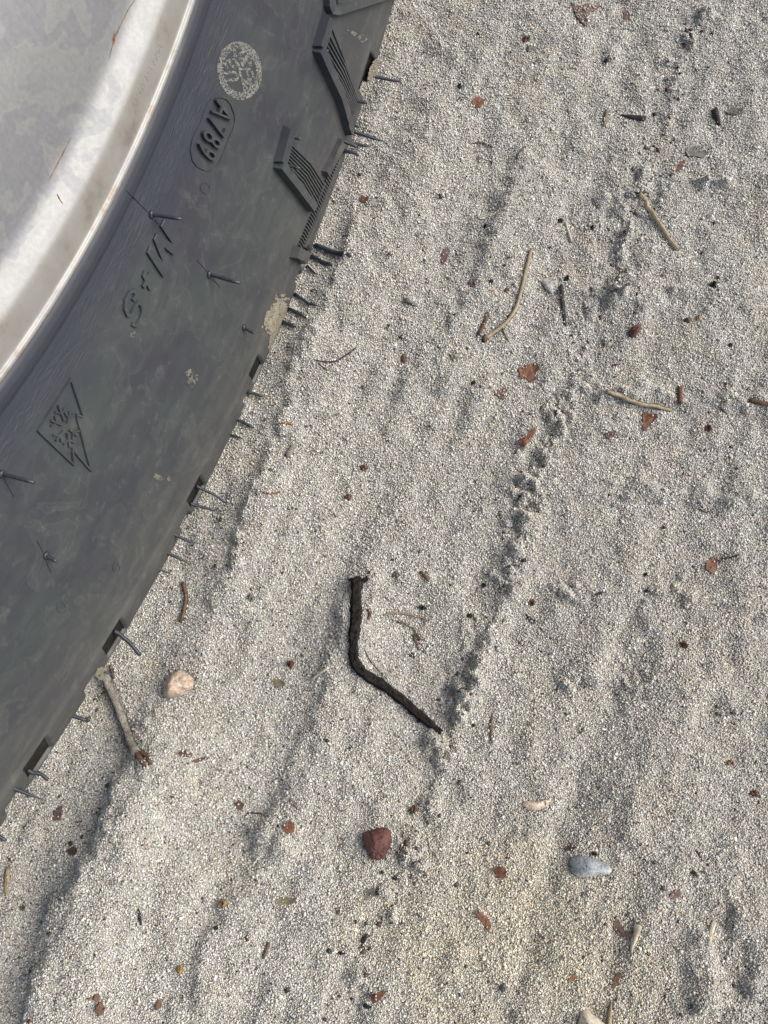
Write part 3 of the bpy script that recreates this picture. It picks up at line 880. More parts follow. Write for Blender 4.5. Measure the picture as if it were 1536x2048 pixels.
def sand_material():
    m, t, b = new_mat('sand')
    tc = N(t, 'ShaderNodeTexCoord'); src = tc.outputs['Object']
    v = N(t, 'ShaderNodeTexVoronoi', Scale=21.0); t.links.new(src, v.inputs['Vector'])
    s = N(t, 'ShaderNodeSeparateColor'); t.links.new(v.outputs['Color'], s.inputs[0])
    r = ramp(t, s.outputs[0], [(0.0, (0.04, 0.038, 0.034)), (0.06, (0.17, 0.165, 0.15)), (0.5, (0.33, 0.327, 0.308)), (0.85, (0.47, 0.465, 0.44)), (1.0, (0.42, 0.37, 0.30))])
    t.links.new(r.outputs[0], b.inputs['Base Color'])
    b.inputs['Roughness'].default_value = 0.8
    inv = math_(t, 'SUBTRACT', 1.0, v.outputs['Distance'])
    bump(t, b, inv, 1.0, 0.05)
    return m

def grain_material():
    m, t, b = new_mat('sand_grains')
    a = t.nodes.new('ShaderNodeAttribute'); a.attribute_name = 'grain_colour'
    t.links.new(a.outputs['Color'], b.inputs['Base Color'])
    b.inputs['Roughness'].default_value = 0.42
    b.inputs['Specular IOR Level'].default_value = 0.35
    return m

# ------------------------------------------------------------------ things lying on the sand
FOOT = []          # outlines (world xy) where loose grains are swept away
def foot(poly, keep=0.0): FOOT.append((np.asarray(poly, float), keep))

def resample(P, n):
    P = np.asarray(P, float); Q = np.vstack([P, P[:1]])
    s = np.r_[0, np.cumsum(np.hypot(*np.diff(Q, axis=0).T))]
    t = np.linspace(0, s[-1], n, endpoint=False)
    return np.stack([np.interp(t, s, Q[:, 0]), np.interp(t, s, Q[:, 1])], 1)

def lump(name, px, hgt, mat, label, cat, group=None, flat=False, rough=0.12, n=28, power=0.5, tilt=(0, 0), keep=0.0, thick=0.03, curl=0.0, facet=False, soft=True):
    """a stone (domed) or leaf scrap (flat=True) with the outline seen in the photo"""
    W = np.array([at(*p)[:2] for p in px])
    c = W.mean(0); W = W - c
    out = resample(W, n)
    size = np.sqrt(np.mean(np.sum(out ** 2, 1)))
    out *= (1 + 0.028 * rng.normal(size=(n, 1)))
    z0 = float(gz(*c))
    V = []; F = []
    rings = [1.0, .92, .78, .58, .34, .14] if not flat else [1.0, .8, .55, .28]
    sd = int(rng.integers(1000, 9000))
    # under side ring
    top = []
    for k, s in enumerate(rings):
        q = out * s
        e = 1 - s
        if flat:
            zz = 0.035 + hgt * .25 + curl * (np.sum(q ** 2, 1) / size ** 2) * size * .35 + (q @ np.array(tilt)) + rough * size * .5 * vnoise(q[:, 0], q[:, 1], size * .9, sd)
            zz = zz + gz(q[:, 0] + c[0], q[:, 1] + c[1]) - z0
        else:
            zz = hgt * (1 - s ** 2.6) ** power if s < 1 else np.zeros(n)
            zz = zz + rough * hgt * (vnoise(q[:, 0], q[:, 1], size * .55, sd) + .5 * vnoise(q[:, 0], q[:, 1], size * .25, sd + 1)) * min(1, 4 * e) + (q @ np.array(tilt)) * (1 if s < 1 else .3)
            q = q * (1 + .05 * rough * vnoise(q[:, 0], q[:, 1], size * .4, sd + 2)[:, None])
        top.append(np.column_stack([q, zz]))
    cz = top[-1][:, 2].mean()
    if flat:
        bot = np.column_stack([out, top[0][:, 2] - thick])
    else:
        bot = np.column_stack([out * .85, np.full(n, -max(.12, hgt * .5))])
    V = np.vstack([bot] + top + [[[0, 0, cz]]])
    m = len(rings)
    for k in range(m):
        for i in range(n):
            j = (i + 1) % n
            F.append([k * n + i, k * n + j, (k + 1) * n + j, (k + 1) * n + i])
    cidx = len(V) - 1
    for i in range(n): F.append([m * n + i, m * n + (i + 1) % n, cidx])
    F.append([i for i in reversed(range(n))])
    o = npmesh(name, V, F, mat, soft and not facet, None, (c[0], c[1], z0))
    tag(o, label, cat, group)
    foot(W * (1.02 if not flat else .98) + c, keep)
    return o

def oval(cx, cy, a, b, rot=0.0, n=12, irr=.1):
    return [(cx + (a * math.cos(t) * math.cos(rot) - b * math.sin(t) * math.sin(rot)) * (1 + irr * random.uniform(-1, 1)),
             cy + (a * math.cos(t) * math.sin(rot) + b * math.sin(t) * math.cos(rot)) * (1 + irr * random.uniform(-1, 1))) for t in np.linspace(0, 2 * math.pi, n, endpoint=False)]

def stick_geom(px, wpx, lift=0.6, jit=0.12, seg=9, z_extra=None, step=7.0, flatten=1.0):
    """tube on the sand along photo points; wpx = widths in photo pixels at each point"""
    s = np.r_[0, np.cumsum([math.hypot(px[i + 1][0] - px[i][0], px[i + 1][1] - px[i][1]) for i in range(len(px) - 1)])]
    n = max(4, int(s[-1] / step))
    t = np.linspace(0, s[-1], n)
    # smooth path
    u = np.interp(t, s, [p[0] for p in px]); v = np.interp(t, s, [p[1] for p in px]); wd = np.interp(t, s, wpx)
    if n > 8:
        for _ in range(2):
            u[1:-1] = .25 * u[:-2] + .5 * u[1:-1] + .25 * u[2:]; v[1:-1] = .25 * v[:-2] + .5 * v[1:-1] + .25 * v[2:]
    ze = np.zeros(n) if z_extra is None else np.interp(t, s, z_extra)
    P = []; R = []
    for i in range(n):
        q = at(u[i], v[i]); rad = wd[i] / 2 / FPX * np.linalg.norm(q - CAM) * (.82 if wd[i] < 14 else 1)
        P.append(q + np.array([0, 0, rad * lift + .02 + ze[i]])); R.append(rad)
    z = np.array([p[2] for p in P])
    for _ in range(12):
        if n > 4: z[1:-1] = .25 * z[:-2] + .5 * z[1:-1] + .25 * z[2:]
    for i in range(n): P[i][2] = z[i]
    return P, R

def stick(name, px, wpx, mat, label, cat, group=None, lift=.6, jit=.12, seg=9, z_extra=None, step=7.0, bury=0.15, parent=None, smooth=True, cluster=False):
    P, R = stick_geom(px, wpx, lift, jit, seg, z_extra, step)
    o0 = P[len(P) // 2].copy() if parent is None else np.array(parent.location)
    # lengthwise fibres: the same jitter per facet along the stick plus a little noise
    fib = [1 + jit * random.uniform(-1, 1) for _ in range(seg)]
    V = []; F = []
    m = len(P)
    for i in range(m):
        t = P[min(i + 1, m - 1)] - P[max(i - 1, 0)]; t /= np.linalg.norm(t) + 1e-9
        b = np.cross([0, 0, 1.0], t); b /= np.linalg.norm(b) + 1e-9; c = np.cross(t, b)
        wob = 1 + .6 * jit * float(vnoise(i * .5, len(V) * 0 + R[0] * 900, 3.1, 77))
        for k in range(seg):
            a = 2 * math.pi * k / seg
            rr = R[i] * wob * fib[k] * (1 + jit * .8 * random.uniform(-1, 1))
            e = t * (random.uniform(-.6, .6) * R[i]) if i in (0, m - 1) else 0
            V.append(P[i] + rr * (math.cos(a) * b + math.sin(a) * c) + e - o0)
    for i in range(m - 1):
        for k in range(seg):
            k2 = (k + 1) % seg
            F.append([i * seg + k, i * seg + k2, (i + 1) * seg + k2, (i + 1) * seg + k])
    F.append([k for k in reversed(range(seg))]); F.append([(m - 1) * seg + k for k in range(seg)])
    o = npmesh(name, V, F, mat, smooth, parent, None if parent else o0)
    if mat in TWO:
        o.data.materials.append(TWO[mat]); dark = set(random.sample(range(seg), 3))
        for p_ in o.data.polygons:
            if (p_.index % seg) in dark and random.random() < .8: p_.material_index = 1
    if parent is None: tag(o, label, cat, group)
    # footprint
    Lf, Rt = [], []
    for i in range(m):
        t = P[min(i + 1, m - 1)] - P[max(i - 1, 0)]; t = t[:2] / (np.hypot(*t[:2]) + 1e-9); b = np.array([-t[1], t[0]])
        Lf.append(P[i][:2] + b * R[i]); Rt.append(P[i][:2] - b * R[i])
    foot(Lf + Rt[::-1], bury)
    return o

# ---- materials of the litter
LEAF_RED = natural('leaf_red_brown', (0.080, 0.034, 0.022), (0.145, 0.062, 0.036), 9, .62, .5, .03, c3=(0.21, 0.10, 0.06))
LEAF_DARK = natural('leaf_dark_brown', (0.055, 0.030, 0.024), (0.12, 0.065, 0.048), 7, .6, .35, .02)
LEAF_MAUVE = natural('leaf_mauve_brown', (0.10, 0.06, 0.052), (0.17, 0.11, 0.095), 6, .7, .35, .02)
LEAF_GREY = natural('leaf_grey', (0.09, 0.085, 0.075), (0.20, 0.19, 0.17), 9, .85, .5, .02)
LEAF_OLIVE = natural('leaf_olive', (0.12, 0.10, 0.06), (0.22, 0.19, 0.12), 8, .8, .5, .02)
LEAF_ORANGE = natural('leaf_orange', (0.15, 0.07, 0.035), (0.26, 0.15, 0.085), 8, .75, .4, .02)
STRAW = natural('straw', (0.16, 0.125, 0.08), (0.30, 0.25, 0.165), 8, .75, .6, .02, c3=(0.40, 0.35, 0.25))
STRAW_PALE = natural('straw_pale', (0.46, 0.43, 0.31), (0.62, 0.58, 0.46), 8, .7, .4, .02)
BARK_GREY = natural('bark_grey', (0.055, 0.045, 0.036), (0.20, 0.18, 0.155), 6, .85, .8, .04, c3=(0.36, 0.335, 0.30))
BARK_BROWN = natural('bark_brown', (0.06, 0.035, 0.022), (0.20, 0.125, 0.075), 7, .85, .8, .04)
BARK_BLACK = natural('bark_black', (0.022, 0.018, 0.016), (0.055, 0.050, 0.050), 5, .75, .9, .05)
BARK_SHADE = natural('stick_bark_shaded', (0.005, 0.004, 0.004), (0.012, 0.009, 0.008), 4.5, .7, .9, .06, c3=(0.030, 0.020, 0.016), spec=.12)  # dark stick's shaded side: shade put into the colour
BARK_LIT = natural('stick_bark_lit', (0.010, 0.008, 0.007), (0.024, 0.021, 0.020), 6, .85, 1.0, .10, c3=(0.050, 0.045, 0.044), spec=.15)  # lit side of the same stick: light put into the colour
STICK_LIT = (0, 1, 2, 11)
ROOT = natural('rootlet', (0.05, 0.04, 0.035), (0.11, 0.09, 0.075), 8, .85, .3, .01)
ROOT_TAN = natural('rootlet_tan', (0.16, 0.12, 0.085), (0.30, 0.23, 0.165), 8, .85, .3, .01)
QUARTZ_TAN = natural('quartz_tan', (0.33, 0.22, 0.15), (0.42, 0.33, 0.26), 2.6, .42, .7, .05, c3=(0.46, 0.42, 0.38), spec=.5)
QUARTZ_PALE = natural('quartz_pale', (0.34, 0.335, 0.31), (0.46, 0.45, 0.42), 3, .45, .4, .03, spec=.5)
QUARTZ_PEACH = natural('quartz_peach', (0.50, 0.38, 0.28), (0.62, 0.52, 0.42), 3, .4, .4, .03, spec=.5)
STONE_RED = natural('stone_dark_red', (0.055, 0.022, 0.020), (0.115, 0.048, 0.042), 4, .7, .9, .05, c3=(0.16, 0.075, 0.065))
STONE_BLUE = natural('stone_blue_grey', (0.19, 0.22, 0.25), (0.32, 0.35, 0.375), 3, .6, .8, .05, c3=(0.42, 0.44, 0.45))
def two_tone():
    t = STONE_BLUE.node_tree; b = t.nodes['Principled BSDF']
    tc = N(t, 'ShaderNodeTexCoord'); sp = N(t, 'ShaderNodeSeparateXYZ'); t.links.new(tc.outputs['Object'], sp.inputs[0])
    nn = N(t, 'ShaderNodeTexNoise', Scale=5.0, Detail=4.0); t.links.new(tc.outputs['Object'], nn.inputs['Vector'])
    f = math_(t, 'ADD', math_(t, 'ADD', math_(t, 'MULTIPLY', sp.outputs[1], -1.0), math_(t, 'MULTIPLY', sp.outputs[0], 0.62)), math_(t, 'MULTIPLY', math_(t, 'SUBTRACT', nn.outputs[0], .5), .5))
    old = b.inputs['Base Color'].links[0].from_socket
    t.links.new(mix(t, N_clamp(t, f, .02, .26), old, (0.52, 0.51, 0.46)), b.inputs['Base Color'])
two_tone()
STONE_CREAM = natural('stone_cream', (0.50, 0.43, 0.33), (0.66, 0.60, 0.50), 2.5, .6, .5, .04)
STONE_BROWN = natural('stone_brown', (0.085, 0.05, 0.032), (0.20, 0.125, 0.08), 6, .75, .7, .04)
STONE_AMBER = natural('stone_amber', (0.20, 0.12, 0.04), (0.38, 0.25, 0.10), 6, .5, .5, .03)
STONE_BLACK = natural('stone_black', (0.012, 0.012, 0.014), (0.04, 0.04, 0.045), 6, .55, .5, .03)
STONE_MAUVE = natural('stone_mauve', (0.10, 0.065, 0.07), (0.18, 0.12, 0.12), 6, .7, .5, .03)

LG = 'scraps of dead leaf lying on the sand'
def leaf(px, mat, label, curl=.35, tilt=(0, 0), keep=.05, thick=.03, n=46, **k):
    return lump('leaf_scrap', px, .03, mat, label, 'leaf scrap', LG, True, .16, n, tilt=tilt, keep=keep, thick=thick, curl=curl, facet=True, **k)

leaf([(1142, 7), (1152, 36), (1172, 57), (1178, 36), (1172, 27), (1181, 27), (1199, 14), (1173, 10), (1158, 14)], LEAF_MAUVE, 'curved brown leaf scrap half covered by white sand at the top edge', .15, keep=.3)
leaf([(1247, 22), (1257, 25), (1258, 38), (1248, 42)], LEAF_MAUVE, 'tiny squarish brown leaf scrap right of the curved sandy leaf', .1)
leaf([(943, 208), (949, 197), (959, 195), (970, 203), (964, 212), (957, 219)], LEAF_RED, 'orange brown five-sided leaf scrap alone in the sand right of the upper tyre', .2)
leaf([(718, 397), (725, 394), (737, 396), (731, 407), (722, 405)], LEAF_RED, 'very small orange brown leaf scrap just right of the hatched tyre block', .2)
leaf([(1035, 739), (1046, 734), (1069, 727), (1079, 735), (1076, 742), (1069, 748), (1071, 760), (1059, 765), (1051, 757), (1041, 758)], LEAF_RED, 'largest rust brown leaf scrap, ragged edge, below the bent straw', .25)
leaf([(988, 787), (999, 778), (1016, 775), (1006, 800), (996, 795)], LEAF_MAUVE, 'dull mauve triangular leaf scrap below left of the largest leaf scrap', .2, keep=.2)
leaf([(1036, 880), (1049, 875), (1069, 856), (1072, 862), (1058, 886), (1049, 895), (1039, 893)], LEAF_RED, 'wedge shaped red brown leaf scrap beside the crumbly sand edge', .2)
leaf([(1285, 823), (1314, 832), (1310, 840), (1297, 852), (1291, 862), (1285, 860)], LEAF_RED, 'red brown triangular leaf scrap just under the level straw', .2)
leaf([(1211, 866), (1232, 862), (1229, 872), (1217, 879), (1209, 873)], LEAF_DARK, 'small dark brown leaf scrap below left of the level straw', .5)
leaf([(1411, 1125), (1427, 1113), (1433, 1121), (1432, 1141), (1424, 1150), (1411, 1138)], LEAF_RED, 'rust brown leaf scrap with a black rootlet at its right', .25)
leaf([(566, 1649), (581, 1642), (589, 1647), (589, 1662), (579, 1670), (568, 1660)], LEAF_RED, 'six-sided rust brown leaf scrap left of the dark red stone', .15)
leaf([(985, 1735), (1006, 1732), (1016, 1743), (1010, 1755), (995, 1756)], LEAF_RED, 'brown leaf scrap between the dark red stone and the blue grey stone', .3)
leaf([(949, 1822), (957, 1821), (974, 1834), (982, 1849), (977, 1865), (967, 1849)], LEAF_RED, 'slim pointed red brown leaf scrap on the cream sand', .4)
leaf([(740, 1989), (767, 1980), (772, 1984), (761, 1998), (749, 2005)], LEAF_RED, 'flat terracotta leaf scrap at the bottom edge of the sand', .1)
leaf([(1230, 1832), (1250, 1862), (1264, 1866), (1261, 1872), (1237, 1871), (1227, 1856)], LEAF_MAUVE, 'folded pale brown leaf scrap touching the pale wood splinter', .5, (0.25, 0))
leaf([(1370, 306), (1378, 296), (1394, 295), (1414, 309), (1404, 319), (1388, 314), (1375, 316)], LEAF_GREY, 'grey withered bean-shaped leaf scrap at upper right', .4)
leaf([(1349, 349), (1356, 331), (1370, 321), (1365, 335)], LEAF_RED, 'slim reddish pointed leaf scrap touching the grey withered leaf', .3)
leaf([(1450, 228), (1463, 217), (1485, 220), (1481, 231), (1463, 231)], LEAF_GREY, 'dark grey crinkled leaf scrap near the upper right corner', .5)
leaf([(469, 1608), (480, 1600), (490, 1610), (480, 1620)], LEAF_DARK, 'small dark red leaf scrap in the sand left of the six-sided scrap', .5)
leaf([(134, 1700), (148, 1692), (156, 1700), (150, 1710), (140, 1708)], LEAF_DARK, 'star shaped dark red leaf scrap below the tyre in the lower left', .3)
leaf([(542, 1362), (552, 1353), (571, 1367), (560, 1375)], LEAF_OLIVE, 'grey brown leaf scrap tilted up, right of the tan quartz pebble', .3, (.3, -.2))
leaf([(551, 1802), (564, 1794), (591, 1797), (594, 1805), (558, 1810)], LEAF_OLIVE, 'long olive grey leaf scrap among black crumbs', .2)
leaf([(725, 1779), (749, 1776), (752, 1788), (731, 1801)], LEAF_GREY, 'striped grey brown leaf scrap below the dark red stone', .4, (.4, 0))
leaf([(1135, 1961), (1146, 1948), (1155, 1953), (1141, 1965)], LEAF_ORANGE, 'tiny bright orange leaf scrap on the cream sand near the bottom', .3)
leaf([(1224, 1970), (1232, 1947), (1242, 1945), (1235, 1967), (1227, 1977)], LEAF_ORANGE, 'tan tapering leaf scrap above the cream stone at the bottom edge', .3)
leaf([(104, 1622), (127, 1609), (124, 1640), (107, 1641)], LEAF_MAUVE, 'faded leaf scrap standing on edge by the tyre foot', .2, (.35, .1))
leaf([(1337, 1794), (1345, 1780), (1360, 1779), (1361, 1792), (1348, 1796)], LEAF_MAUVE, 'dusky brown leaf scrap split by a pale line, right of the blue grey stone', .2)
leaf([(384, 1522), (395, 1517), (415, 1513), (405, 1521), (393, 1526)], LEAF_DARK, 'thin blackish leaf scrap, right one of a close pair below the tan quartz', .3)
leaf([(356, 1506), (368, 1499), (386, 1506), (384, 1514), (370, 1514)], LEAF_DARK, 'blackish leaf scrap with sand on it, left of a close pair below the tan quartz', .3, keep=.35)
leaf([(880, 523), (883, 506), (894, 497), (899, 503), (892, 523), (884, 532)], LEAF_MAUVE, 'small oval brown leaf scrap standing in the sand left of the bent straw', .4, (.3, .1))
leaf([(1128, 1695), (1135, 1692), (1148, 1694), (1146, 1700), (1134, 1703)], LEAF_DARK, 'little ragged rust scrap just above the blue grey stone', .4)
leaf([(47, 1822), (40, 1815), (47, 1808), (52, 1815)], LEAF_DARK, 'small brown leaf scrap by the short straw in the lower left corner', .3)

PG = 'pebbles lying on the sand'
def stone(px, hgt, mat, label, keep=.0, rough=.2, tilt=(0, 0), facet=False, n=28, power=.5):
    return lump('pebble', px, hgt, mat, label, 'pebble', PG, False, rough, n, power, tilt, keep, facet=facet)

stone(z3([(385, 400), (405, 340), (440, 300), (490, 270), (540, 285), (580, 330), (580, 380), (540, 425), (490, 440), (430, 455), (385, 440)], 200, 1250, 3.07), .42, QUARTZ_TAN, 'tan and white lumpy quartz pebble near the lower tyre', 0, .35, n=36)
stone(z3([(575, 370), (600, 360), (680, 335), (740, 330), (775, 345), (780, 420), (760, 490), (720, 545), (680, 562), (640, 545), (600, 490), (578, 420)], 560, 1560, 3.49), .5, STONE_RED, 'dark red shield-shaped stone in the lower middle', 0, .12, (-.05, .1), n=40, facet=True)
sb = stone(z3([(830, 560), (850, 535), (900, 525), (970, 535), (1040, 560), (1110, 590), (1140, 630), (1120, 650), (1010, 665), (940, 680), (880, 680), (845, 650)], 900, 1560, 3.49), .42, STONE_BLUE, 'blue grey pointed stone with white edge at lower right', 0, .15, (0, .16), n=40)
stone(z3([(120, 1480), (150, 1370), (185, 1360), (230, 1385), (330, 1460), (345, 1530), (240, 1560), (130, 1540)], 1120, 1650, 3.69), .5, STONE_CREAM, 'cream flat-topped stone cut by the bottom edge', 0, .12, n=36)
stone(z3([(140, 345), (190, 320), (240, 310), (255, 350), (245, 400), (205, 425), (165, 400)], 1036, 450, 3.07), .08, QUARTZ_PALE, 'translucent pale quartz pebble beside the black twig', .25, .25)
stone(z3([(495, 170), (520, 145), (590, 150), (640, 140), (710, 125), (690, 180), (620, 215), (540, 210)], 900, 1560, 3.49), .14, QUARTZ_PEACH, 'peach quartz pebble half sunk in the sand at lower right', .3, .3)
for (cx, cy, a, b, ro, h, mt, lb) in [
    (982, 563, 6, 6, 0, .09, STONE_BLACK, 'round black pebble left of the bent straw'),
    (988, 586, 7, 6, 0, .09, QUARTZ_PEACH, 'tiny peach pebble left of the bent straw'),
    (1013, 581, 5, 5, 0, .08, STONE_MAUVE, 'tiny mauve pebble touching the bent straw on its left'),
    (945, 568, 6, 10, -.5, .09, STONE_MAUVE, 'mottled mauve pebble, farthest left of the bent straw'),
    (1375, 641, 7, 6, 0, .09, STONE_BROWN, 'dull brown pebble beside a yellow pebble at the right'),
    (1395, 636, 5, 5, 0, .08, STONE_AMBER, 'tiny yellow pebble at the right'),
    (1510, 1586, 11, 8, .3, .12, STONE_BROWN, 'brown pebble at the right edge, lower half'),
    (1368, 1290, 8, 7, .8, .12, STONE_RED, 'small round red pebble alone at the right'),
    (1063, 1205, 8, 8, 0, .11, STONE_BROWN, 'brown pebble on the crumbly sand edge, right of the dark stick'),
    (581, 1327, 7, 8, 0, .12, STONE_RED, 'small red brown pebble left of the dark stick'),
    (1188, 1707, 7, 6, .4, .12, STONE_BLACK, 'black pebble just above the blue grey stone'),
    (1416, 858, 8, 7, .5, .12, STONE_RED, 'dark red pebble right of the leaf scrap under the level straw'),
    (828, 1618, 9, 8, 0, .13, STONE_BROWN, 'dark brown pebble above right of the dark red stone'),
    (202, 2018, 9, 13, -.2, .15, STONE_BROWN, 'larger brown pebble of a pair at the bottom left'),
    (193, 1994, 8, 8, .3, .12, STONE_BROWN, 'smaller reddish pebble of a pair at the bottom left'),
    (318, 2008, 6, 11, .05, .12, STONE_BROWN, 'slim upright brown pebble near the bottom left'),
    (361, 1938, 6, 11, .15, .12, STONE_AMBER, 'amber and brown pebble below the bank of sand, lower left'),
    (447, 1806, 8, 9, 0, .12, STONE_AMBER, 'amber pebble on the sand lower left of centre'),
    (432, 1856, 6, 6, 0, .1, STONE_BLACK, 'black pebble below the amber pebble'),
    (1425, 572, 9, 8, .5, .13, STONE_BLACK, 'black crumbly pebble at the right, above the brown and yellow pair'),
    (1460, 691, 6, 5, .5, .1, STONE_BLACK, 'small black pebble at the far right beside a stone flake'),
    (908, 715, 9, 6, .6, .1, LEAF_OLIVE, 'speckled olive pebble below the bent straw foot'),
    (946, 766, 8, 5, .2, .1, STONE_BLACK, 'dark grey flattened pebble left of the mauve leaf scrap'),
    (808, 716, 7, 10, .3, .13, STONE_BROWN, 'brown and cream pebble in the middle of the upper sand'),
    (728, 935, 7, 7, .5, .11, STONE_BROWN, 'dark brown pebble above the dark stick'),
    (697, 995, 7, 7, .2, .1, STONE_BROWN, 'grey brown pebble on the sand halfway between tyre and dark stick'),
    (792, 1148, 8, 8, .2, .1, LEAF_GREY, 'grey glassy pebble right of the dark stick top'),
    (502, 1195, 7, 9, -.6, .1, LEAF_GREY, 'flat grey pebble left of the dark stick'),
    (682, 1906, 9, 4, .3, .08, STONE_BLACK, 'black flat pebble below the dark red stone'),
    (727, 1880, 6, 9, .2, .1, STONE_BLACK, 'blackish pebble at the foot of the cream sand'),
    (732, 2012, 9, 8, .2, .1, STONE_BLACK, 'black crumbly pebble under the terracotta leaf scrap'),
    (1007, 1975, 8, 9, .4, .1, LEAF_GREY, 'dark grey crumbly pebble at the bottom of the cream sand'),
    (1388, 1746, 8, 5, .8, .1, STONE_BROWN, 'dark brown slim pebble right of the blue grey stone'),
    (1460, 1525, 7, 6, 0, .09, LEAF_ORANGE, 'small orange brown pebble at the right edge, above the dark brown one'),
    (1052, 80, 7, 6, 0, .1, STONE_BROWN, 'brown pebble at the top, left of the curved sandy leaf'),
    (1059, 98, 8, 8, .5, .09, LEAF_GREY, 'dark grey pebble under the brown one at the top'),
    (1212, 122, 6, 6, 0, .1, STONE_BLACK, 'black pebble below the curved sandy leaf'),
    (919, 174, 5, 5, 0, .1, STONE_BLACK, 'black pebble above the orange brown five-sided leaf scrap'),
    (970, 454, 5, 5, 0, .1, STONE_BLACK, 'jet black pebble above left of the bent straw'),
    (1184, 456, 5, 5, 0, .1, STONE_BLACK, 'jet black pebble right of the pale straw sliver'),
    (1119, 443, 8, 7, 0, .1, STONE_BLACK, 'cluster-like black pebble at the top of the pale straw sliver'),
    (1133, 558, 7, 7, 0, .1, STONE_BLACK, 'black pebble at the top of the black twig'),
    (968, 1170, 6, 6, 0, .1, STONE_BLACK, 'jet black pebble right of the dark stick top'),
    (939, 1232, 8, 7, 0, .12, STONE_BLACK, 'shiny black pebble right of the pale curved rootlet'),
    (845, 1215, 9, 7, 0, .1, STONE_BLACK, 'black crumbly pebble above the pale curved rootlet'),
    (1291, 1149, 5, 5, 0, .1, STONE_BLACK, 'upper black speck of a column on the plain sand at right'),
    (1292, 1182, 5, 5, 0, .1, STONE_BLACK, 'lower black speck of a column on the plain sand at right')]:
    if mt is STONE_BLACK: a *= .8; b *= .75
    if mt in (LEAF_GREY, LEAF_OLIVE, LEAF_ORANGE): mt = {id(LEAF_GREY): natural('stone_grey', (0.09, 0.09, 0.085), (0.22, 0.21, 0.20), 7, .6, .6, .03), id(LEAF_OLIVE): natural('stone_olive', (0.10, 0.10, 0.07), (0.36, 0.34, 0.27), 9, .7, .6, .03), id(LEAF_ORANGE): natural('stone_orange', (0.18, 0.08, 0.04), (0.34, 0.19, 0.11), 7, .7, .5, .03)}[id(mt)]
    stone(oval(cx, cy, a, b, ro, 9, .24), h * random.uniform(.8, 1.3), mt, lb, 0, .75, n=18, facet=True, tilt=(random.uniform(-.25, .25), random.uniform(-.25, .25)))
stone([(1258, 672), (1256, 664), (1264, 655), (1276, 648), (1283, 652), (1278, 664), (1270, 675), (1262, 677)], .2, STONE_RED, 'knobbly red brown seed-like stone at the right, above the level straw', 0, .4)

TWO = {STRAW: natural('straw_dark', (0.11, 0.08, 0.045), (0.24, 0.18, 0.10), 7, .8, .5, .02), STRAW_PALE: natural('straw_worn', (0.26, 0.23, 0.16), (0.48, 0.44, 0.34), 8, .8, .4, .02),
       BARK_GREY: natural('bark_dark', (0.04, 0.032, 0.026), (0.15, 0.13, 0.11), 6, .9, .8, .04)}
# ---- the dark broken stick
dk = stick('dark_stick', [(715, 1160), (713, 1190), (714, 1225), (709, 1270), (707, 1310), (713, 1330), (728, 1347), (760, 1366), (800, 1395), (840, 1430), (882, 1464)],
           [21, 20, 21, 20, 21, 22, 20, 20, 19, 17, 12], BARK_SHADE, 'black bent stick lying in the middle of the sand', 'stick', lift=.55, jit=.22, seg=12, step=6, bury=0.02, smooth=False)
dk.data.materials.append(BARK_LIT)
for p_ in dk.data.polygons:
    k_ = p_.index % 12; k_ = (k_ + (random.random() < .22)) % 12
    if p_.index < len(dk.data.polygons) - 2 and k_ in STICK_LIT: p_.material_index = 1  # right and top facets take the painted lit tone, the rest stay shaded
stick('splinter', [(697, 1158), (706, 1162), (716, 1166)], [5, 9, 11], BARK_SHADE, None, None, lift=1.6, jit=.3, parent=dk, seg=6)
stick('splinter', [(714, 1164), (728, 1163), (738, 1158)], [11, 9, 6], BARK_SHADE, None, None, lift=1.6, jit=.3, parent=dk, seg=6)
stick('splinter', [(731, 1160), (736, 1148), (742, 1139)], [6, 5, 3], BARK_SHADE, None, None, lift=1.2, jit=.3, parent=dk, seg=6)

# ---- twig running out from under the tyre
tw = stick('grey_twig', [(212, 1340), (226, 1378), (242, 1418), (256, 1455), (268, 1488), (276, 1506)], [16, 15, 15, 15, 16, 18], BARK_GREY,
           'pale grey twig with a forked brown end sticking out from under the tyre', 'twig', lift=.9, jit=.14, seg=10, bury=0, z_extra=[.15, .12, .08, .05, .02, 0])
stick('fork', [(268, 1492), (283, 1520), (291, 1534)], [15, 13, 9], BARK_BROWN, None, None, lift=.9, jit=.25, parent=tw)
stick('fork', [(272, 1497), (292, 1508), (302, 1527)], [13, 11, 9], BARK_BROWN, None, None, lift=.9, jit=.25, parent=tw)
stick('side_shoot', [(222, 1330), (226, 1348), (229, 1356)], [5, 5, 4], BARK_BROWN, None, None, lift=1.2, jit=.2, parent=tw)
stick('side_shoot', [(210, 1383), (200, 1392), (188, 1400)], [3, 4, 3], BARK_BROWN, None, None, lift=.9, jit=.2, parent=tw)

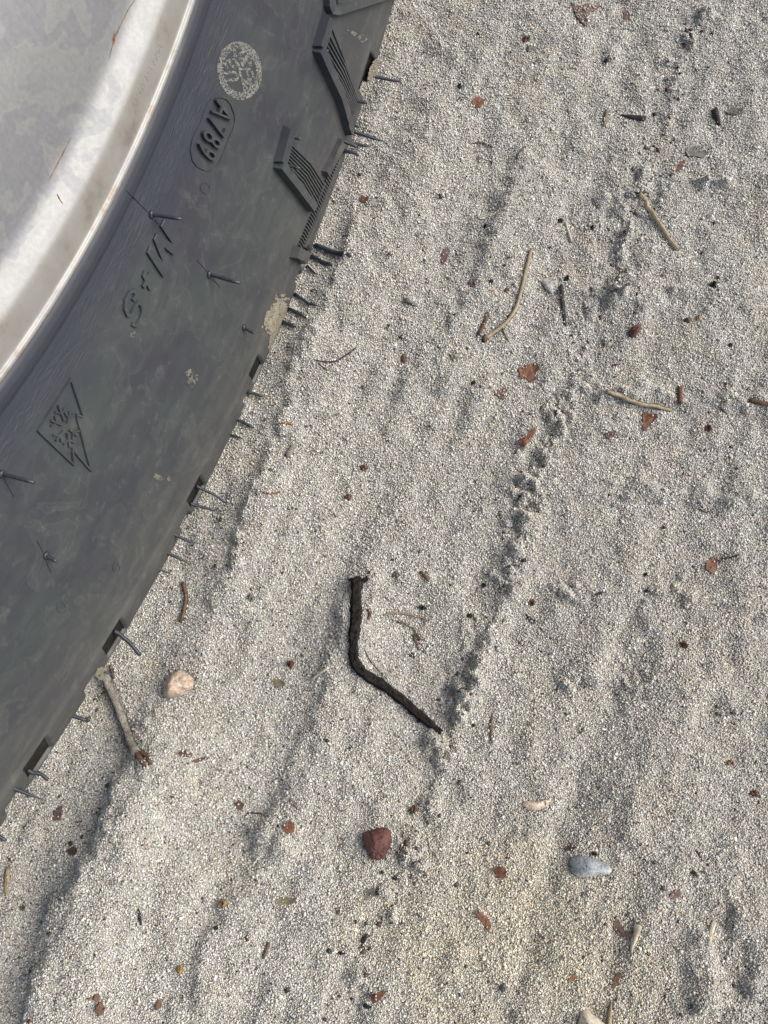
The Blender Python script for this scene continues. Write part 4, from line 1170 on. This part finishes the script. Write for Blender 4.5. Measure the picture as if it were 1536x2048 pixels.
SG = 'bits of straw and twig on the sand'
st = stick('straw', [(1062, 502), (1055, 530), (1047, 562), (1040, 592), (1031, 622), (1016, 643), (1000, 658), (984, 671), (970, 679)], [8, 9, 9, 9, 9, 8, 9, 9, 11], STRAW,
           'long bent straw with a brown knot at its lower end', 'straw', SG, lift=1.0, jit=.1, bury=0)
stick('knot', [(972, 676), (968, 684)], [13, 12], BARK_BROWN, None, None, lift=.8, jit=.25, parent=st)
stick('bark_flap', [(976, 626), (970, 645), (960, 664), (955, 672)], [5, 8, 9, 5], BARK_BROWN, None, None, lift=.8, jit=.3, parent=st)
stick('rootlet', [(1005, 658), (1010, 672), (1016, 684)], [3, 3, 4], BARK_BROWN, None, None, lift=.9, jit=.2, parent=st)
st4 = stick('straw', [(1276, 390), (1296, 420), (1318, 452), (1340, 486), (1353, 503)], [10, 9, 9, 8, 9], STRAW, 'straight straw slanting down from a dark frayed end, upper right', 'straw', SG, lift=1.0, jit=.12, bury=0)
stick('frayed_end', [(1270, 386), (1280, 388), (1292, 386)], [3, 8, 4], BARK_BLACK, None, None, lift=.9, jit=.35, parent=st4)
stick('straw', [(1213, 784), (1236, 795), (1270, 806), (1305, 814), (1340, 821)], [9, 10, 10, 9, 8], STRAW, 'straw lying nearly level in the sand at right', 'straw', SG, lift=.9, jit=.12, bury=.04)
stick('twig', [(1122, 573), (1124, 600), (1127, 625), (1131, 652)], [9, 8, 8, 5], BARK_BLACK, 'short black twig beside the translucent quartz pebble', 'twig', SG, lift=.7, jit=.25, bury=.1)
stick('straw', [(1131, 446), (1137, 466), (1143, 486)], [8, 6, 6], STRAW_PALE, 'very pale short straw sliver in the upper right', 'straw', SG, lift=.6, jit=.2, bury=.1)
stick('twig', [(1359, 775), (1358, 790), (1359, 808)], [9, 10, 10], natural('bark_red', (0.07, 0.028, 0.02), (0.16, 0.07, 0.05), 6, .7, .5, .03), 'stubby red brown twig stump right of the level straw', 'twig', SG, lift=.8, jit=.15, bury=0)
stick('twig', [(1499, 801), (1515, 806), (1545, 810)], [7, 9, 8], BARK_BROWN, 'brown twig cut by the right edge of the picture', 'twig', SG, lift=.8, jit=.2, bury=.1)
stick('twig', [(367, 1166), (371, 1180), (375, 1194), (371, 1215), (364, 1245)], [9, 8, 8, 9, 10], BARK_BROWN, 'short crooked brown twig close to the tyre above the tan quartz', 'twig', SG, lift=.7, jit=.25, bury=.06)
stick('straw', [(17, 1733), (15, 1760), (12, 1790)], [6, 11, 5], STRAW, 'short fat straw bit at the left edge below the tyre', 'straw', SG, lift=.7, jit=.2, bury=.05)
stick('splinter', [(1275, 1846), (1270, 1868), (1263, 1888), (1262, 1906)], [13, 11, 7, 3], STRAW_PALE, 'pale frayed wood splinter beside the folded leaf scrap', 'splinter', SG, lift=.8, jit=.25, bury=.03)
stick('splinter', [(1427, 1842), (1422, 1866), (1416, 1891)], [9, 9, 5], STRAW_PALE, 'pale short wood splinter in the rutted sand at lower right', 'splinter', SG, lift=.8, jit=.2, bury=.03)
stick('twig', [(984, 1430), (981, 1450), (982, 1486)], [3, 6, 5], BARK_BROWN, 'thin upright brown twig right of the dark stick end', 'twig', SG, lift=.7, jit=.2, bury=.15)
stick('straw', [(623, 1361), (628, 1356), (640, 1347), (655, 1336)], [9, 6, 6, 5], STRAW_PALE, 'small pale straw bit left of the dark stick bend', 'straw', SG, lift=.7, jit=.25, bury=.1)
stick('rootlet', [(762, 1236), (775, 1226), (800, 1226), (830, 1231), (857, 1240)], [3, 5, 5, 5, 6], ROOT_TAN, 'tan curved rootlet reaching right from the dark stick', 'rootlet', SG, lift=.8, jit=.2, bury=.12)
stick('rootlet', [(795, 1244), (812, 1247), (826, 1256), (834, 1266), (841, 1281)], [6, 3, 3, 6, 4], LEAF_DARK, 'dark red crooked rootlet below the tan curved one', 'rootlet', SG, lift=.8, jit=.35, bury=.1)
stick('bark_chip', [(735, 1218), (742, 1226), (736, 1238)], [5, 9, 6], BARK_BROWN, 'rusty bark chip pressed against the right side of the dark stick', 'bark chip', SG, lift=.5, jit=.4, bury=.2)
stick('bark_chip', [(826, 1270), (832, 1284), (838, 1300)], [5, 7, 3], BARK_BROWN, 'dark rusty bark chip at the lower end of the dark red rootlet', 'bark chip', SG, lift=.5, jit=.4, bury=.2)
stick('bark_chip', [(812, 1312), (822, 1310), (830, 1313)], [4, 7, 4], BARK_BLACK, 'black bark chip in the hollow inside the dark stick bend', 'bark chip', SG, lift=.5, jit=.4, bury=.2)
stick('rootlet', [(846, 1306), (852, 1296), (860, 1288)], [2, 3, 2], ROOT, 'grey rootlet in the hollow between dark stick and crumbly edge', 'rootlet', SG, lift=.9, jit=.3, bury=.2)
stick('rootlet', [(727, 1295), (738, 1320), (752, 1336), (766, 1352)], [2, 3, 2, 3], BARK_BLACK, 'hair-thin black rootlet following the inside bend of the dark stick', 'rootlet', SG, lift=1, jit=.2, bury=.2)
stick('rootlet', [(632, 721), (650, 727), (675, 724), (696, 709), (712, 696)], [3, 3, 3, 3, 2], BARK_BLACK, 'thin curved black rootlet near the tyre in mid picture', 'rootlet', SG, lift=1.3, jit=.2, bury=0)
stick('rootlet', [(636, 728), (646, 735), (655, 741)], [2, 3, 3], BARK_BLACK, 'tiny straight black rootlet crossing under the curved one', 'rootlet', SG, lift=1.1, jit=.2, bury=0)
stick('husk', [(1213, 222), (1211, 238), (1207, 254)], [7, 9, 5], LEAF_OLIVE, 'small amber seed husk left of the dark twig at upper right', 'husk', SG, lift=.6, jit=.2, bury=.1)
stick('twig', [(1241, 231), (1258, 235), (1275, 238), (1289, 240)], [3, 7, 9, 10], BARK_BLACK, 'dark level twig sprinkled with white sand, upper right', 'twig', SG, lift=.6, jit=.25, bury=.16)
stick('twig', [(1427, 221), (1431, 236), (1438, 252)], [10, 11, 5], BARK_BLACK, 'black bark bit left of the dark grey crinkled leaf', 'bark bit', SG, lift=.6, jit=.3, bury=.05)
stick('splinter', [(1206, 383), (1202, 400), (1196, 418)], [3, 6, 5], LEAF_GREY, 'grey thin splinter above the pale straw sliver', 'splinter', SG, lift=.7, jit=.2, bury=.1)
stick('bark_chip', [(537, 1884), (536, 1893), (528, 1912)], [6, 8, 9], LEAF_MAUVE, 'dark curled bark chip near the bottom, left of centre', 'bark chip', SG, lift=.7, jit=.2, bury=.05)
stick('straw', [(815, 1648), (808, 1668), (803, 1692), (797, 1722)], [5, 5, 5, 2], LEAF_OLIVE, 'thin olive grass blade right of the dark red stone', 'grass blade', SG, lift=.7, jit=.2, bury=.2)
stick('straw', [(1222, 2005), (1219, 2025), (1217, 2050)], [4, 8, 9], STRAW, 'straw tip standing beside the cream stone at the bottom edge', 'straw', SG, lift=.8, jit=.2, bury=.05)
stick('rootlet', [(944, 288), (960, 288), (974, 291), (985, 295)], [2, 3, 3, 2], ROOT, 'thin grey rootlet below the orange brown five-sided leaf scrap', 'rootlet', SG, lift=1, jit=.2, bury=.1)
stick('rootlet', [(1034, 320), (1036, 308), (1049, 295)], [2, 3, 3], ROOT, 'short hooked grey rootlet right of the thin grey one', 'rootlet', SG, lift=1, jit=.2, bury=.1)
stick('rootlet', [(1440, 1118), (1458, 1117), (1464, 1113), (1480, 1109)], [2, 3, 3, 2], BARK_BLACK, 'black rootlet pointing right from the rust brown leaf scrap', 'rootlet', SG, lift=1, jit=.2, bury=.1)
stick('bark_chip', [(574, 914), (581, 903), (590, 892)], [11, 15, 10], natural('chip_grey', (0.13, 0.115, 0.10), (0.26, 0.235, 0.21), 6, .85, .6, .03), 'grey weathered wood chip in the sand right of the tyre', 'bark chip', SG, lift=.4, jit=.2, bury=.06)
stick('bark_chip', [(277, 1819), (281, 1832), (283, 1848)], [5, 8, 5], BARK_BLACK, 'dark upright bark chip on the sand bank at lower left', 'bark chip', SG, lift=.6, jit=.25, bury=.1)
stick('bark_chip', [(810, 602), (820, 605), (833, 612)], [9, 10, 5], LEAF_GREY, 'dark grey bark chip above the brown and cream pebble', 'bark chip', SG, lift=.4, jit=.25, bury=.15)
stick('bark_chip', [(842, 1145), (850, 1152), (858, 1160)], [9, 12, 10], LEAF_ORANGE if False else STONE_BROWN, 'brown grainy bark chip right of the dark stick top', 'bark chip', SG, lift=.5, jit=.2, bury=.1)
stick('bark_chip', [(1052, 1230), (1060, 1238), (1068, 1246)], [5, 7, 5], BARK_BLACK, 'black slim bark chip on the crumbly edge below a brown pebble', 'bark chip', SG, lift=.6, jit=.2, bury=.1)
stick('bark_chip', [(579, 1598), (586, 1605), (594, 1612)], [5, 8, 5], LEAF_GREY, 'grey bark chip above the six-sided leaf scrap', 'bark chip', SG, lift=.5, jit=.2, bury=.15)
stick('rootlet', [(495, 1626), (508, 1626), (520, 1625), (530, 1630)], [4, 3, 3, 4], ROOT, 'grey wavy rootlet left of the six-sided leaf scrap', 'rootlet', SG, lift=.8, jit=.2, bury=.15)
stick('bark_chip', [(1184, 1192), (1196, 1188), (1206, 1184)], [4, 6, 4], BARK_BLACK, 'thin dark bark chip on plain sand right of the crumbly edge', 'bark chip', SG, lift=.6, jit=.25, bury=.15)
stick('bark_chip', [(512, 978), (530, 986), (548, 988), (562, 985)], [3, 6, 5, 5], LEAF_ORANGE, 'ragged orange brown bark chip in the sand below the grey wood chip', 'bark chip', SG, lift=.4, jit=.35, bury=.3)
stick('bark_chip', [(556, 848), (572, 846), (586, 850)], [3, 7, 4], LEAF_ORANGE, 'ragged orange brown bark chip beside the lower vent hairs', 'bark chip', SG, lift=.4, jit=.35, bury=.3)
stick('splinter', [(1168, 1455), (1164, 1461), (1160, 1466)], [3, 5, 4], BARK_BROWN, 'tiny brown splinter on plain sand at lower right', 'splinter', SG, lift=.7, jit=.2, bury=.1)
stick('bark_chip', [(1440, 815), (1449, 822), (1456, 836), (1468, 858)], [2, 5, 3, 2], LEAF_GREY, 'grey curved bark chip near the dark red pebble at right', 'bark chip', SG, lift=.5, jit=.2, bury=.2)
stick('rootlet', [(1395, 1018), (1404, 1022), (1412, 1026), (1422, 1022)], [2, 3, 3, 2], ROOT, 'short grey rootlet above the rust brown leaf scrap', 'rootlet', SG, lift=.9, jit=.2, bury=.1)
stick('bark_chip', [(1390, 1700), (1396, 1706), (1404, 1722)], [2, 4, 3], BARK_BLACK, 'black sliver of bark at lower right above the slim brown pebble', 'bark chip', SG, lift=.7, jit=.2, bury=.1)

# ------------------------------------------------------------------ sand sheet and loose grains
nU, nV = U.shape
i = np.arange(nU - 1)[:, None]; j = np.arange(nV - 1)[None]
a = i * nV + j
F = np.stack([a, a + nV, a + nV + 1, a + 1], -1).reshape(-1, 4)
sand = npmesh('sand_ground', np.stack([GX, GY, GZ - 0.012], -1).reshape(-1, 3), F, sand_material(), True)
tag(sand, kind='structure')

def inside(px, py, poly):
    r = np.zeros(px.shape, bool); n = len(poly)
    for k in range(n):
        x0, y0 = poly[k]; x1, y1 = poly[(k + 1) % n]
        c = ((y0 > py) != (y1 > py)) & (px < (x1 - x0) * (py - y0) / (y1 - y0 + 1e-12) + x0)
        r ^= c
    return r

def build_grains():
    s = 0.040
    u = np.arange(-17.5, 19.5, s); v = np.arange(-22.0, 24.5, s)
    Ug, Vg = np.meshgrid(u, v, indexing='ij')
    Ug = (Ug + rng.uniform(-.5, .5, Ug.shape) * s).ravel(); Vg = (Vg + rng.uniform(-.5, .5, Vg.shape) * s).ravel()
    x = ORG[0] + Ug * AX[0] + Vg * AY[0]; y = ORG[1] + Ug * AX[1] + Vg * AY[1]
    # keep what the picture sees (with a margin) and what is not under the tyre
    q = np.stack([x, y, 0 * x], 1) - CAM; q = q @ ROT
    pu = 768 + FPX * q[:, 0] / -q[:, 2]; pv = 1024 - FPX * q[:, 1] / -q[:, 2]
    k = (pu > -380) & (pu < 1900) & (pv > -380) & (pv < 2400) & (x > -4.0 - .0 * y)
    fr_ = (pu > -50) & (pu < 1600) & (pv > -50) & (pv < 2100)
    k &= fr_ | (rng.random(len(x)) < .42)          # sparser, coarser grains beyond the picture
    x, y, fr_ = x[k], y[k], fr_[k]
    # extra loose grains, bigger
    n2 = len(x) // 14
    keep = np.ones(len(x), bool)
    n = len(x)
    r = np.clip(rng.lognormal(math.log(.0218), .28, n), .012, .056) * np.where(fr_, 1, 1.5)
    z = gz(x, y) + rng.uniform(-.45, .55, n) * r + np.where(rng.random(n) < .12, r * .9, 0)
    for poly, kp in FOOT:
        lo, hi = poly.min(0), poly.max(0)
        c = np.flatnonzero((x > lo[0]) & (x < hi[0]) & (y > lo[1]) & (y < hi[1]))
        if len(c) == 0: continue
        ins = inside(x[c], y[c], poly)
        ci = c[ins]
        stay = rng.random(len(ci)) < kp
        keep[ci[~stay]] = False
        z[ci[stay]] += 0.085
    x, y, z, r = x[keep], y[keep], z[keep], r[keep]
    nf = 620
    ci = rng.integers(0, len(x), nf)
    for k_ in range(230):                                  # more dark crumbs along the crumbly edges
        L_ = line_w(SCARPS[rng.integers(0, 3)][0]); i_ = rng.integers(0, len(L_) - 1); t_ = rng.random()
        p_ = L_[i_] * (1 - t_) + L_[i_ + 1] * t_ + rng.normal(0, .35, 2)
        sub_ = rng.integers(0, len(x), 6000); ci[k_] = sub_[np.argmin((x[sub_] - p_[0]) ** 2 + (y[sub_] - p_[1]) ** 2)]
    fx, fy = x[ci] + rng.normal(0, .02, nf), y[ci] + rng.normal(0, .02, nf); fr = np.clip(rng.lognormal(math.log(.042), .4, nf), .025, .10)
    x = np.r_[x, fx]; y = np.r_[y, fy]; r = np.r_[r, fr]; z = np.r_[z, gz(fx, fy) + .02]
    n = len(x)
    base = np.array([[1, 0, 0], [-1, 0, 0], [0, 1, 0], [0, -1, 0], [0, 0, 1], [0, 0, -1.0]])
    tri = np.array([[0, 2, 4], [2, 1, 4], [1, 3, 4], [3, 0, 4], [2, 0, 5], [1, 2, 5], [3, 1, 5], [0, 3, 5]])
    # random rotation by quaternion, uneven axes
    qn = rng.normal(size=(n, 4)); qn /= np.linalg.norm(qn, axis=1)[:, None]
    w_, a_, b_, c_ = qn.T
    Rm = np.stack([1 - 2 * (b_ ** 2 + c_ ** 2), 2 * (a_ * b_ - c_ * w_), 2 * (a_ * c_ + b_ * w_), 2 * (a_ * b_ + c_ * w_), 1 - 2 * (a_ ** 2 + c_ ** 2), 2 * (b_ * c_ - a_ * w_),
                   2 * (a_ * c_ - b_ * w_), 2 * (b_ * c_ + a_ * w_), 1 - 2 * (a_ ** 2 + b_ ** 2)], 1).reshape(n, 3, 3)
    loc = base[None] * rng.uniform(.75, 1.5, (n, 6, 1)) * r[:, None, None] + rng.normal(0, .14, (n, 6, 3)) * r[:, None, None]
    V = np.einsum('nij,nkj->nki', Rm, loc) + np.stack([x, y, z], 1)[:, None]
    F = (tri[None] + 6 * np.arange(n)[:, None, None]).reshape(-1, 3)
    lum = np.clip(rng.normal(.525, .085, n), .2, .82)
    c = lum[:, None] * np.array([1.0, .976, .895])[None]
    kind = rng.random(n)
    tan = kind < .07; c[tan] = c[tan] * np.array([1.0, .89, .75])
    pk = (kind >= .07) & (kind < .09); c[pk] = c[pk] * np.array([.95, .76, .68])
    gl = (kind >= .09) & (kind < .16); c[gl] = rng.uniform(.66, .84, (gl.sum(), 1)) * np.array([1, .99, .97])
    dk_ = (kind >= .20) & (kind < .235); c[dk_] = rng.uniform(.09, .24, (dk_.sum(), 1)) * np.array([1, .95, .88])
    bl = (kind >= .235) & (kind < .248); c[bl] = rng.uniform(.012, .04, (bl.sum(), 1)) * np.array([1, 1, 1.05])
    br = (kind >= .248) & (kind < .252); c[br] = np.array([.16, .07, .045]) * rng.uniform(.6, 1.4, (br.sum(), 1))
    c = c * sand_tint(x, y)
    c[-nf:] = np.array([.035, .028, .024]) * rng.uniform(.4, 2.2, (nf, 1)) * np.array([1, .9, .8]) ** rng.uniform(0, 2, (nf, 1))
    o = npmesh('sand_grains', V.reshape(-1, 3), F, grain_material(), False)
    at_ = o.data.color_attributes.new('grain_colour', 'FLOAT_COLOR', 'POINT')
    col = np.ones((n * 6, 4), np.float32); col[:, :3] = np.repeat(np.clip(c, 0, .92), 6, axis=0)
    at_.data.foreach_set('color', col.ravel())
    tag(o, 'loose pale quartz sand grains covering the ground', 'sand', kind='stuff')
    print('grains', n)
build_grains()
